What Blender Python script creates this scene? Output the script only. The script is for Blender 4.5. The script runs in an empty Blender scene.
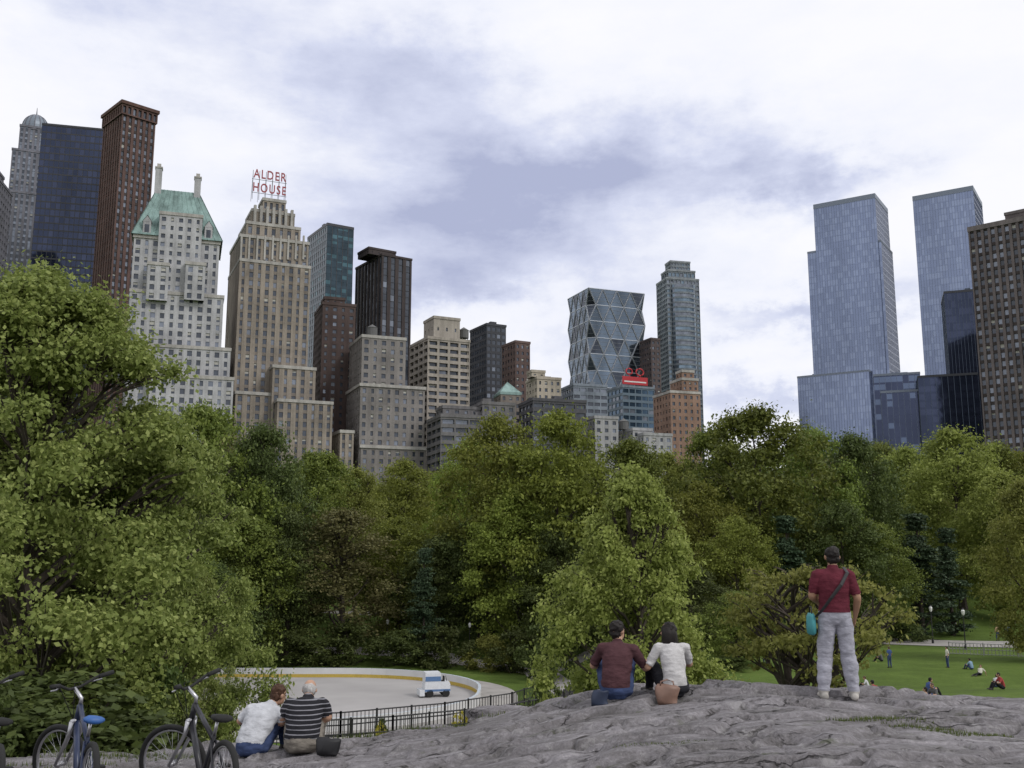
import bpy, math, random
import numpy as np
from mathutils import Vector, Matrix, noise
random.seed(7)
PH=math.radians(9.7); F=1000.0; EYE=1.6
CP,SP=math.cos(PH),math.sin(PH)
def ratio(px,py):
    u=(px-512)/F; v=(384-py)/F; d=CP-v*SP
    return u/d,(SP+v*CP)/d
def place(px,py,Y):
    a,b=ratio(px,py); return a*Y, Y, EYE+b*Y
scene=bpy.context.scene
def link(o,parent=None):
    scene.collection.objects.link(o)
    if parent: o.parent=parent
    return o
def empty(name,loc=(0,0,0),rz=0):
    o=bpy.data.objects.new(name,None); o.location=loc; o.rotation_euler=(0,0,rz); o.empty_display_size=.2
    return link(o)
# ---------------------------------------------------------------- materials
class NT:
    def __init__(s,mat):
        s.t=mat.node_tree; s.n=s.t.nodes; s.l=s.t.links
    def new(s,ty,**k):
        n=s.n.new(ty)
        for a,b in k.items(): setattr(n,a,b)
        return n
    def link(s,a,b): s.l.new(a,b)
    def math(s,op,a,b=None,c=None,clamp=False):
        n=s.n.new('ShaderNodeMath'); n.operation=op; n.use_clamp=clamp
        for i,x in enumerate((a,b,c)):
            if x is None: continue
            if isinstance(x,(int,float)): n.inputs[i].default_value=x
            else: s.l.new(x,n.inputs[i])
        return n.outputs[0]
    def mix(s,f,a,b,bt='MIX'):
        n=s.n.new('ShaderNodeMix'); n.data_type='RGBA'; n.blend_type=bt
        for i,x in ((0,f),(6,a),(7,b)):
            if isinstance(x,(int,float)): n.inputs[i].default_value=x
            elif isinstance(x,(tuple,list)): n.inputs[i].default_value=(*x[:3],1)
            else: s.l.new(x,n.inputs[i])
        return n.outputs[2]
    def ramp(s,f,stops):
        n=s.n.new('ShaderNodeValToRGB'); r=n.color_ramp
        while len(r.elements)<len(stops): r.elements.new(.5)
        for e,(p,c) in zip(r.elements,stops):
            e.position=p; e.color=(*c,1) if len(c)==3 else c
        s.l.new(f,n.inputs[0]); return n.outputs[0]
    def noise(s,vec,scale,det=4,rough=.55):
        n=s.n.new('ShaderNodeTexNoise'); n.inputs['Scale'].default_value=scale; n.inputs['Detail'].default_value=det
        n.inputs['Roughness'].default_value=rough
        if vec is not None: s.l.new(vec,n.inputs['Vector'])
        return n.outputs['Fac']
    def mapping(s,vec,sc):
        n=s.n.new('ShaderNodeMapping'); n.inputs['Scale'].default_value=sc; s.l.new(vec,n.inputs['Vector']); return n.outputs[0]
def newmat(name):
    m=bpy.data.materials.new(name); m.use_nodes=True; m.node_tree.nodes.clear()
    t=NT(m); out=t.new('ShaderNodeOutputMaterial'); p=t.new('ShaderNodeBsdfPrincipled')
    t.link(p.outputs[0],out.inputs[0]); return m,t,p,out
def setp(p,**k):
    for a,b in k.items():
        a=a.replace('_',' ')
        p.inputs[a].default_value=b
def simple(name,col,rough=.7,metal=0,var=.15,scale=8,spec=.4,bump=0):
    m,t,p,o=newmat(name); tc=t.new('ShaderNodeTexCoord')
    n=t.noise(tc.outputs['Object'],scale,3)
    lo=tuple(c*(1-var) for c in col); hi=tuple(min(1,c*(1+var)) for c in col)
    c=t.ramp(n,[(.3,lo),(.7,hi)]); t.link(c,p.inputs['Base Color'])
    setp(p,Roughness=rough,Metallic=metal); p.inputs['Specular IOR Level'].default_value=spec
    if bump:
        b=t.new('ShaderNodeBump'); b.inputs['Strength'].default_value=bump; b.inputs['Distance'].default_value=.02
        t.link(n,b.inputs['Height']); t.link(b.outputs[0],p.inputs['Normal'])
    return m
def wallmat(name,col,var=.18):
    m,t,p,o=newmat(name); tc=t.new('ShaderNodeTexCoord'); ob=tc.outputs['Object']
    a=t.noise(ob,.12,4); b=t.noise(t.mapping(ob,(.5,.5,.04)),1.2,4); c=t.noise(ob,2.2,2)
    s=t.math('ADD',t.math('MULTIPLY',a,.4),t.math('ADD',t.math('MULTIPLY',b,.4),t.math('MULTIPLY',c,.2)))
    lo=tuple(x*(1-var*1.8) for x in col); hi=tuple(min(1,x*(1+var)) for x in col)
    t.link(t.ramp(s,[(.38,lo),(.60,hi)]),p.inputs['Base Color']); setp(p,Roughness=.85); p.inputs['Specular IOR Level'].default_value=.2
    return m
def glassmat(name,col,metal=.3,rough=.12,var=.35,sc=.25,isw=.12):
    m,t,p,o=newmat(name); tc=t.new('ShaderNodeTexCoord'); ob=tc.outputs['Object']
    n=t.noise(t.mapping(ob,(1,1,.5)),sc,3)
    isl=t.new('ShaderNodeNewGeometry').outputs['Random Per Island']
    s=t.math('ADD',t.math('MULTIPLY',n,1-isw),t.math('MULTIPLY',isl,isw))
    lo=tuple(x*(1-var) for x in col); hi=tuple(min(1,x*(1+var)) for x in col)
    t.link(t.ramp(s,[(.3,lo),(.7,hi)]),p.inputs['Base Color']); setp(p,Roughness=rough,Metallic=metal)
    b=t.new('ShaderNodeBump'); b.inputs['Strength'].default_value=.15; b.inputs['Distance'].default_value=.3
    t.link(t.noise(ob,.15,2),b.inputs['Height']); t.link(b.outputs[0],p.inputs['Normal'])
    return m
def leafmat(name,col,col2,trans=.35):
    m=bpy.data.materials.new(name); m.use_nodes=True; m.node_tree.nodes.clear(); t=NT(m)
    out=t.new('ShaderNodeOutputMaterial'); g=t.new('ShaderNodeNewGeometry'); oi=t.new('ShaderNodeObjectInfo')
    n=t.noise(g.outputs['Position'],.35,3)
    s=t.math('ADD',t.math('MULTIPLY',g.outputs['Random Per Island'],.5),t.math('MULTIPLY',n,.5))
    c=t.ramp(s,[(.15,tuple(x*.6 for x in col)),(.5,col),(.85,col2)])
    hs=t.new('ShaderNodeHueSaturation'); t.link(c,hs.inputs['Color'])
    t.link(t.math('ADD',t.math('MULTIPLY',oi.outputs['Random'],.035),.474),hs.inputs['Hue'])
    t.link(t.math('ADD',t.math('MULTIPLY',oi.outputs['Random'],.65),.78),hs.inputs['Value'])
    d=t.new('ShaderNodeBsdfPrincipled'); d.inputs['Roughness'].default_value=.55; d.inputs['Specular IOR Level'].default_value=.2
    t.link(hs.outputs[0],d.inputs['Base Color'])
    tr=t.new('ShaderNodeBsdfTranslucent'); t.link(hs.outputs[0],tr.inputs[0])
    mx=t.new('ShaderNodeMixShader'); mx.inputs[0].default_value=trans
    t.link(d.outputs[0],mx.inputs[1]); t.link(tr.outputs[0],mx.inputs[2]); t.link(mx.outputs[0],out.inputs[0])
    return m
# ---------------------------------------------------------------- mesh builder
class MB:
    def __init__(s): s.v=[]; s.f=[]; s.m=[]
    def quad(s,a,b,c,d,m=0):
        i=len(s.v); s.v+=[a,b,c,d]; s.f.append((i,i+1,i+2,i+3)); s.m.append(m)
    def tri(s,a,b,c,m=0):
        i=len(s.v); s.v+=[a,b,c]; s.f.append((i,i+1,i+2)); s.m.append(m)
    def box(s,x0,x1,y0,y1,z0,z1,m=0,M=None):
        p=[(x0,y0,z0),(x1,y0,z0),(x1,y1,z0),(x0,y1,z0),(x0,y0,z1),(x1,y0,z1),(x1,y1,z1),(x0,y1,z1)]
        if M is not None: p=[tuple(M@Vector(q)) for q in p]
        i=len(s.v); s.v+=p
        for f in ((0,3,2,1),(4,5,6,7),(0,1,5,4),(1,2,6,5),(2,3,7,6),(3,0,4,7)):
            s.f.append(tuple(i+k for k in f)); s.m.append(m)
    def tube(s,pts,rad,seg=8,m=0,lat=None,cap=True):
        pts=[Vector(p) for p in pts]; n=len(pts); base=len(s.v)
        ref=Vector(lat) if lat is not None else None
        rings=[]
        for i,p in enumerate(pts):
            d=(pts[min(i+1,n-1)]-pts[max(i-1,0)])
            if d.length<1e-9: d=Vector((0,0,1))
            d.normalize()
            if ref is None:
                r0=Vector((1,0,0)) if abs(d.x)<.9 else Vector((0,1,0))
            else: r0=ref
            a=(r0-d*r0.dot(d))
            if a.length<1e-4: a=Vector((0,1,0))-d*d.y
            a.normalize(); b=d.cross(a)
            if ref is None: ref=a
            r=rad[i] if i<len(rad) else rad[-1]
            if not isinstance(r,(tuple,list)): r=(r,r)
            rings.append([tuple(p+a*(r[0]*math.cos(2*math.pi*k/seg))+b*(r[1]*math.sin(2*math.pi*k/seg))) for k in range(seg)])
        for R in rings: s.v+=R
        for i in range(n-1):
            for k in range(seg):
                k2=(k+1)%seg
                s.f.append((base+i*seg+k,base+i*seg+k2,base+(i+1)*seg+k2,base+(i+1)*seg+k)); s.m.append(m)
        if cap:
            s.f.append(tuple(base+k for k in range(seg))[::-1]); s.m.append(m)
            s.f.append(tuple(base+(n-1)*seg+k for k in range(seg))); s.m.append(m)
    def ell(s,c,r,m=0,seg=16,rg=10,R=None):
        base=len(s.v); c=Vector(c)
        for i in range(rg+1):
            th=math.pi*i/rg
            for k in range(seg):
                ph=2*math.pi*k/seg
                q=Vector((r[0]*math.sin(th)*math.cos(ph),r[1]*math.sin(th)*math.sin(ph),r[2]*math.cos(th)))
                if R is not None: q=R@q
                s.v.append(tuple(c+q))
        for i in range(rg):
            for k in range(seg):
                k2=(k+1)%seg
                s.f.append((base+i*seg+k,base+(i+1)*seg+k,base+(i+1)*seg+k2,base+i*seg+k2)); s.m.append(m)
    def mesh(s,name,mats,smooth=False,merge=False):
        me=bpy.data.meshes.new(name); me.from_pydata(s.v,[],s.f)
        for m in mats: me.materials.append(m)
        me.polygons.foreach_set('material_index',s.m)
        if smooth: me.polygons.foreach_set('use_smooth',[True]*len(s.f))
        me.update()
        return me
    def obj(s,name,mats,parent=None,smooth=False,merge=False):
        return link(bpy.data.objects.new(name,s.mesh(name,mats,smooth,merge)),parent)
# ---------------------------------------------------------------- world
w=bpy.data.worlds.new("World"); scene.world=w; w.use_nodes=True; w.node_tree.nodes.clear(); t=NT(w)
S=Vector((.62,-.38,.72)).normalized()
out=t.new('ShaderNodeOutputWorld'); bg=t.new('ShaderNodeBackground'); t.link(bg.outputs[0],out.inputs[0])
sky=t.new('ShaderNodeTexSky'); sky.sky_type='NISHITA'; sky.sun_disc=False
sky.sun_elevation=math.asin(S.z); sky.sun_rotation=math.atan2(S.x,S.y)
tc=t.new('ShaderNodeTexCoord'); g=tc.outputs['Generated']
sep=t.new('ShaderNodeSeparateXYZ'); t.link(g,sep.inputs[0])
az=t.math('ARCTAN2',sep.outputs[0],sep.outputs[1]); el=t.math('ARCSINE',sep.outputs[2])
n1=t.noise(t.mapping(g,(1,1,2.0)),3.6,10,.62); n2=t.noise(t.mapping(g,(1,1,2.6)),5.0,10,.6); n3=t.noise(t.mapping(g,(1.0,1,2)),1.7,3)
n1b=t.noise(t.mapping(g,(1.3,.8,2.0)),4.6,10,.62)
az2=t.math('ADD',az,t.math('MULTIPLY',t.math('SUBTRACT',n1,.5),.5))
el2=t.math('ADD',el,t.math('MULTIPLY',t.math('SUBTRACT',n1b,.5),.26))
tot=None
for a0,e0,sa,se,am in [(.05,.365,.24,.07,.82),(-.14,.45,.17,.045,.5),(.27,.345,.09,.03,.65),(-.48,.53,.3,.09,.45),(-.06,.27,.2,.035,.4),(.2,.15,.3,.02,.45),(.3,.235,.14,.018,.55),(-.05,.31,.14,.05,.25),(.12,.2,.1,.02,.35),(-.2,.56,.3,.05,.25)]:
    x=t.math('DIVIDE',t.math('SUBTRACT',az2,a0),sa); y=t.math('DIVIDE',t.math('SUBTRACT',el2,e0),se)
    q=t.math('EXPONENT',t.math('MULTIPLY',t.math('ADD',t.math('MULTIPLY',x,x),t.math('MULTIPLY',y,y)),-1))
    q=t.math('MULTIPLY',q,am); tot=q if tot is None else t.math('ADD',tot,q)
det=t.math('ADD',t.math('MULTIPLY',n2,2.0),-.08)
dk=t.math('ADD',t.math('MULTIPLY',tot,det),t.math('MULTIPLY',t.math('SUBTRACT',n2,.5),.5),clamp=True)
cl=t.ramp(dk,[(0,(9.9,9.9,10.3)),(.2,(9.0,9.2,10.1)),(.5,(6.9,7.3,9.0)),(1,(4.4,4.8,6.7))])
fac=t.math('SUBTRACT',1.0,t.math('MULTIPLY',n3,.04))
t.link(t.mix(fac,sky.outputs[0],cl),bg.inputs[0]); bg.inputs[1].default_value=.1
sd=bpy.data.lights.new('sun','SUN'); sd.energy=1.5; sd.angle=math.radians(14); sd.color=(1,.97,.92)
so=link(bpy.data.objects.new('sun',sd)); so.rotation_euler=S.to_track_quat('Z','Y').to_euler()
# ---------------------------------------------------------------- camera
cd=bpy.data.cameras.new('camera'); cam=link(bpy.data.objects.new('camera',cd)); cd.sensor_width=36; cd.lens=F*36/1024
cam.location=(0,0,EYE); cam.rotation_euler=(math.pi/2+PH,0,0); cd.clip_end=8000; cd.clip_start=.1; scene.camera=cam
scene.view_settings.view_transform='Standard'; scene.view_settings.look='None'; scene.view_settings.exposure=0
# ---------------------------------------------------------------- terrain
def sm(a,b,x):
    u=min(1,max(0,(x-a)/(b-a))); return u*u*(3-2*u)
def lerpt(tab,x):
    if x<=tab[0][0]: return tab[0][1]
    for (a,p),(b,q) in zip(tab,tab[1:]):
        if x<=b: return p+(q-p)*(x-a)/(b-a)
    return tab[-1][1]
def terr(x,y):
    R=-1.9-9.1*sm(13,46,y); L=-1.9-3.5*sm(13,46,y)-2.4*sm(48,78,y)
    R+=4.5*sm(112,150,y)+3.5*sm(150,230,y)
    L+=4.8*sm(118,165,y)
    k=sm(3,16,x); z=R*(1-k)+L*k
    if not(-56<x<4 and 64<y<114):
        z+=.35*(noise.noise(Vector((x*.05,y*.05,3))))*sm(16,40,y)*sm(0,8,max(abs(y-89)-24,abs(x+26)-29,0) )
    return z
def axis(lo,hi,step,far,grow=1.18):
    a=[lo]; 
    while a[-1]<hi: a.append(a[-1]+step)
    s=step
    b=list(a)
    while b[-1]<far: s*=grow; b.append(b[-1]+s)
    s=step
    while b[0]>-far: s*=grow; b.insert(0,b[0]-s)
    return b
xs=axis(-70,90,1.25,5000); ys=axis(0,180,1.25,6000)
V=[(x,y,terr(x,y)) for y in ys for x in xs]; nx=len(xs)
Fq=[(j*nx+i,j*nx+i+1,(j+1)*nx+i+1,(j+1)*nx+i) for j in range(len(ys)-1) for i in range(nx-1)]
m,t,p,o=newmat('grass_ground'); g=t.new('ShaderNodeNewGeometry').outputs['Position']
a=t.noise(g,.12,4); b=t.noise(g,3,5,.7); c=t.noise(g,.5,3)
s=t.math('ADD',t.math('MULTIPLY',a,.4),t.math('ADD',t.math('MULTIPLY',b,.35),t.math('MULTIPLY',c,.25)))
t.link(t.ramp(s,[(.34,(.055,.075,.022)),(.45,(.075,.115,.024)),(.57,(.1,.15,.032)),(.68,(.15,.155,.065))]),p.inputs['Base Color']); setp(p,Roughness=.9); p.inputs['Specular IOR Level'].default_value=.1
bp=t.new('ShaderNodeBump'); bp.inputs['Strength'].default_value=.8; bp.inputs['Distance'].default_value=.08; t.link(t.noise(g,14,4,.7),bp.inputs['Height']); t.link(bp.outputs[0],p.inputs['Normal'])
GR=m
me=bpy.data.meshes.new('ground'); me.from_pydata(V,[],Fq); me.materials.append(GR); me.polygons.foreach_set('use_smooth',[True]*len(Fq)); me.update()
link(bpy.data.objects.new('ground',me))
def drape(name,pts,width,mat,lift=.05,step=.6):
    mb=MB(); P=[]
    for (a,b) in zip(pts,pts[1:]):
        n=max(2,int(math.dist(a,b)/step))
        for i in range(n): P.append((a[0]+(b[0]-a[0])*i/n,a[1]+(b[1]-a[1])*i/n))
    P.append(pts[-1]); rows=[]
    nw=max(2,int(width/.8))
    for i,q in enumerate(P):
        a=P[max(0,i-1)]; b=P[min(len(P)-1,i+1)]; d=Vector((b[0]-a[0],b[1]-a[1])).normalized(); nn=Vector((-d.y,d.x))
        rows.append([(q[0]+nn.x*(k/nw-.5)*width,q[1]+nn.y*(k/nw-.5)*width) for k in range(nw+1)])
    for r in rows:
        for q in r: mb.v.append((q[0],q[1],terr(*q)+lift))
    W=nw+1
    for i in range(len(rows)-1):
        for k in range(nw): mb.f.append((i*W+k,i*W+k+1,(i+1)*W+k+1,(i+1)*W+k)); mb.m.append(0)
    return mb.obj(name,[mat],smooth=True)
PAVE=simple('path_asphalt',(.3,.285,.27),.9,var=.15,scale=.7)
drape('footpath',[(38,116),(48,112),(60,108),(78,102),(95,100)],9,PAVE)
drape('footpath',[(0,66),(3,76),(5,92),(3,112),(-10,124),(-35,126)],3.5,PAVE)
drape('footpath',[(3,112),(14,122),(28,121),(40,116)],4,PAVE)
drape('footpath',[(-30,150),(-18,146),(-6,148),(10,146),(30,150)],5,PAVE)
# ---------------------------------------------------------------- rock outcrop
TT=[(-14,-1.0),(-7,-.86),(-4,-.8),(-2.8,-.76),(-1.9,-.66),(-1.1,-.55),(-.2,-.38),(.9,-.16),(1.6,-.07),(2.1,-.04),(2.8,0),(3.9,-.06),(5,-.12),(6.2,-.24),(9,-.45),(14,-.9)]
def rock_smooth(x,y):
    T=lerpt(TT,x)
    edge=12.75+.25*math.sin(x*1.3)+.12*math.sin(x*3.1)
    if y>edge: T-= .55*(y-edge)**1.3
    T-= .02*max(0,11.5-y)*(1 if x>-1 else 0)
    T+= .22*(1-sm(9.2,11,y))*(1-sm(-2.6,-1.2,x))
    near=(1-sm(1.5,6,y))
    return T*(1-near)+(-.05)*near
def rockz(x,y):
    z=rock_smooth(x,y)
    u=x*.94+y*.34; v=-x*.34+y*.94
    n=noise.fractal(Vector((u*.4,v*1.3,1.3)),1,2,5)
    z+=.03*n
    q=v*1.15+.55*noise.fractal(Vector((u*.5,v*.6,7.7)),1,2,4)*2; fl=math.floor(q); fr=q-fl
    amp=.06+.05*noise.noise(Vector((u*.3,fl*3.7,1)))
    z+=amp*(sm(.0,.1,fr)-fr)
    q=u*.55+v*.2+.8*noise.fractal(Vector((u*.4,v*.9,17.7)),1,2,3); fl=math.floor(q); fr=q-fl
    z+=.05*(sm(0,.05,fr)-fr)+.03*noise.noise(Vector((fl*5.1,0,3)))
    wv=.25*noise.noise(Vector((u*1.2,v*1.2,2)))
    c=abs(noise.noise(Vector((u*.45+3+wv,v*2.1,4.1)))); z-=.07*(1-sm(0,.03,c))
    c=abs(noise.noise(Vector((u*1.5+wv,v*.8,9.1)))); z-=.045*(1-sm(0,.025,c))
    z+=.009*noise.fractal(Vector((u*5,v*11,2)),1,2,4)
    return z
mb=MB(); xs2=np.arange(-10.5,10.51,.038); ys2=np.concatenate([np.arange(-3,7,.25),np.arange(7,15.6,.036)])
for y in ys2:
    for x in xs2: mb.v.append((float(x),float(y),rockz(float(x),float(y))))
n_=len(xs2); mb.f=[(j*n_+i,j*n_+i+1,(j+1)*n_+i+1,(j+1)*n_+i) for j in range(len(ys2)-1) for i in range(n_-1)]; mb.m=[0]*len(mb.f)
m,t,p,o=newmat('schist'); ge=t.new('ShaderNodeNewGeometry'); g=ge.outputs['Position']
rot=t.new('ShaderNodeMapping'); rot.inputs['Rotation'].default_value=(0,0,math.radians(-20)); rot.inputs['Scale'].default_value=(.5,2.4,1.5); t.link(g,rot.inputs[0])
a=t.noise(rot.outputs[0],1.8,10,.72); b=t.noise(g,26,5,.72); c=t.noise(g,.8,4)
s=t.math('ADD',t.math('MULTIPLY',a,.45),t.math('ADD',t.math('MULTIPLY',b,.35),t.math('MULTIPLY',c,.2)))
col=t.ramp(s,[(.38,(.07,.065,.067)),(.46,(.15,.14,.146)),(.54,(.22,.208,.22)),(.64,(.36,.34,.355))])
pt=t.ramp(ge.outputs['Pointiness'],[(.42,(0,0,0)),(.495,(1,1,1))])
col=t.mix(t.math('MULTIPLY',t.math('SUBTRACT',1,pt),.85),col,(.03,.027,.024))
st1=t.ramp(t.noise(t.mapping(g,(.5,1.4,1)),1.3,8,.75),[(.5,(0,0,0)),(.58,(1,1,1))]); col=t.mix(t.math('MULTIPLY',st1,.5),col,(.09,.084,.08))
st2=t.ramp(t.noise(g,4.5,8,.75),[(.56,(0,0,0)),(.62,(1,1,1))]); col=t.mix(t.math('MULTIPLY',st2,.45),col,(.34,.33,.33))
wv=t.new('ShaderNodeVectorMath'); wv.operation='ADD'; t.link(rot.outputs[0],wv.inputs[0])
ns=t.new('ShaderNodeTexNoise'); ns.inputs['Scale'].default_value=1.5; ns.inputs['Detail'].default_value=5; t.link(rot.outputs[0],ns.inputs['Vector'])
sc_=t.new('ShaderNodeVectorMath'); sc_.operation='SCALE'; sc_.inputs[3].default_value=1.1; t.link(ns.outputs['Color'],sc_.inputs[0]); t.link(sc_.outputs[0],wv.inputs[1])
vo=t.new('ShaderNodeTexVoronoi'); vo.feature='DISTANCE_TO_EDGE'; vo.inputs['Scale'].default_value=1.3; t.link(wv.outputs[0],vo.inputs['Vector'])
cr_=t.ramp(vo.outputs['Distance'],[(.0,(1,1,1)),(.022,(0,0,0))]); msk=t.ramp(t.noise(g,1.2,3),[(.45,(0,0,0)),(.6,(1,1,1))])
crk=t.math('MULTIPLY',cr_,msk); col=t.mix(t.math('MULTIPLY',crk,.85),col,(.02,.018,.016))
moss=t.ramp(t.noise(t.mapping(g,(.8,2.4,1)),1.5,7,.72),[(.6,(0,0,0)),(.66,(1,1,1))])
col=t.mix(t.math('MULTIPLY',moss,.6),col,(.065,.078,.033))
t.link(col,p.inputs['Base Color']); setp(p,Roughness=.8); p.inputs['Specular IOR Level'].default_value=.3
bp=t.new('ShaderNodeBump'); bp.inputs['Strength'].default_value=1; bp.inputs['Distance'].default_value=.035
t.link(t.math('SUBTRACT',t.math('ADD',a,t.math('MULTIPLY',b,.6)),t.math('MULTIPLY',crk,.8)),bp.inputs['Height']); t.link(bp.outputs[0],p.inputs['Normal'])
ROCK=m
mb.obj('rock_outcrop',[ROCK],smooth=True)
def boulder(x,y,z,r,seed):
    mb=MB(); mb.ell((0,0,0),(1,1,1),seg=40,rg=26)
    vv=[]
    for q in mb.v:
        q=Vector(q); n=noise.fractal(q*1.3+Vector((seed,0,0)),1,2,5); k=1+.28*n
        q=q*k; q.z=max(-.6,min(.62+.1*n,q.z)); vv.append((q.x*r[0],q.y*r[1],q.z*r[2]))
    mb.v=vv; o=mb.obj('boulder',[ROCK],smooth=True); o.location=(x,y,z)
boulder(-.2,13.0,-.42,(.4,.3,.22),1); boulder(-.85,12.9,-.62,(.4,.3,.18),5); boulder(5.9,12.2,-.22,(.6,.35,.2),8); boulder(5.2,11.9,-.2,(.35,.25,.14),12)
GB=leafmat('grass_blades',(.07,.11,.025),(.15,.18,.05),.3)
def grass(name,spots):
    mb=MB()
    for cx,cy,r,n,h in spots:
        for i in range(n):
            a=random.random()*6.28; rr=r*math.sqrt(random.random()); x=cx+rr*math.cos(a)*1.8; y=cy+rr*math.sin(a)*.35
            z=rockz(x,y)-.01; hh=h*random.uniform(.4,1.1); b=random.random()*6.28; w_=.005
            dx,dy=math.cos(b),math.sin(b); l=random.uniform(.1,.6)*hh
            mb.tri((x-dy*w_,y+dx*w_,z),(x+dy*w_,y-dx*w_,z),(x+dx*l,y+dy*l,z+hh))
    mb.obj(name,[GB])
grass('grass_tufts',[(3.7,10.2,.35,900,.05),(4.3,9.9,.25,500,.045),(1.3,9.4,.25,250,.03),(-.6,12.7,.3,400,.08),(-1.6,12.7,.35,400,.09),(-4.6,12.5,.6,700,.09),(-5.5,11.8,.6,500,.08)])
# ---------------------------------------------------------------- buildings
DG=glassmat('window_dark',(.06,.07,.09),.25,.1); MG=glassmat('window_grey',(.17,.19,.23),.4,.12); BL=simple('window_blind',(.42,.41,.38),.7,var=.2,scale=.3)
ROOF=simple('roof_tar',(.12,.12,.12),.9)
def st(bw=3.2,sh=3.3,fw=.42,fh=.52,rec=.35,sr=0,sp=0,gw=(.7,.2,.1)): return dict(bw=bw,sh=sh,fw=fw,fh=fh,rec=rec,sr=sr,sp=sp,gw=gw)
def facade(mb,o,du,n,W,z0,z1,s,rng):
    cols=max(1,round(W/s['bw'])); rows=max(1,round((z1-z0)/s['sh'])); cw=W/cols; ch=(z1-z0)/rows
    ww=cw*s['fw']; wh=ch*s['fh']; rec=s['rec']; sr=s['sr']; sp=s['sp']
    def P(x,z,d): return (o[0]+du[0]*x-n[0]*d,o[1]+du[1]*x-n[1]*d,z)
    xs=[0]
    for i in range(cols):
        k=1
        if s['fw']<.5: k=(1.15,.8,1.15,1,.8)[(i+cols)%5] if cols>3 else 1
        xs+=[i*cw+(cw-ww*k)/2,i*cw+(cw+ww*k)/2]
    xs.append(W)
    for i in range(0,len(xs),2): mb.quad(P(xs[i],z0,0),P(xs[i+1],z0,0),P(xs[i+1],z1,0),P(xs[i],z1,0),0)
    gA,gB,gC=s['gw']
    for i in range(cols):
        a,b=xs[1+2*i],xs[2+2*i]
        mb.quad(P(a,z0,0),P(a,z0,rec),P(a,z1,rec),P(a,z1,0),0); mb.quad(P(b,z0,rec),P(b,z0,0),P(b,z1,0),P(b,z1,rec),0)
        pt=z0
        for j in range(rows):
            zb=z0+j*ch+(ch-wh)*.45; zt=zb+wh
            mb.quad(P(a,pt,sr),P(b,pt,sr),P(b,zb,sr),P(a,zb,sr),sp)
            mb.quad(P(a,zb,sr),P(b,zb,sr),P(b,zb,rec),P(a,zb,rec),sp)
            mb.quad(P(a,zt,rec),P(b,zt,rec),P(b,zt,sr),P(a,zt,sr),sp)
            r=rng.random(); g=1 if r<gA else (2 if r<gA+gB else 3)
            if g==3 and wh>1.2:
                zm=zb+wh*rng.uniform(.3,.75)
                mb.quad(P(a,zb,rec),P(b,zb,rec),P(b,zm,rec),P(a,zm,rec),1); mb.quad(P(a,zm,rec),P(b,zm,rec),P(b,zt,rec),P(a,zt,rec),3)
            else: mb.quad(P(a,zb,rec),P(b,zb,rec),P(b,zt,rec),P(a,zt,rec),g)
            pt=zt
        mb.quad(P(a,pt,sr),P(b,pt,sr),P(b,z1,sr),P(a,z1,sr),sp)
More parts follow.
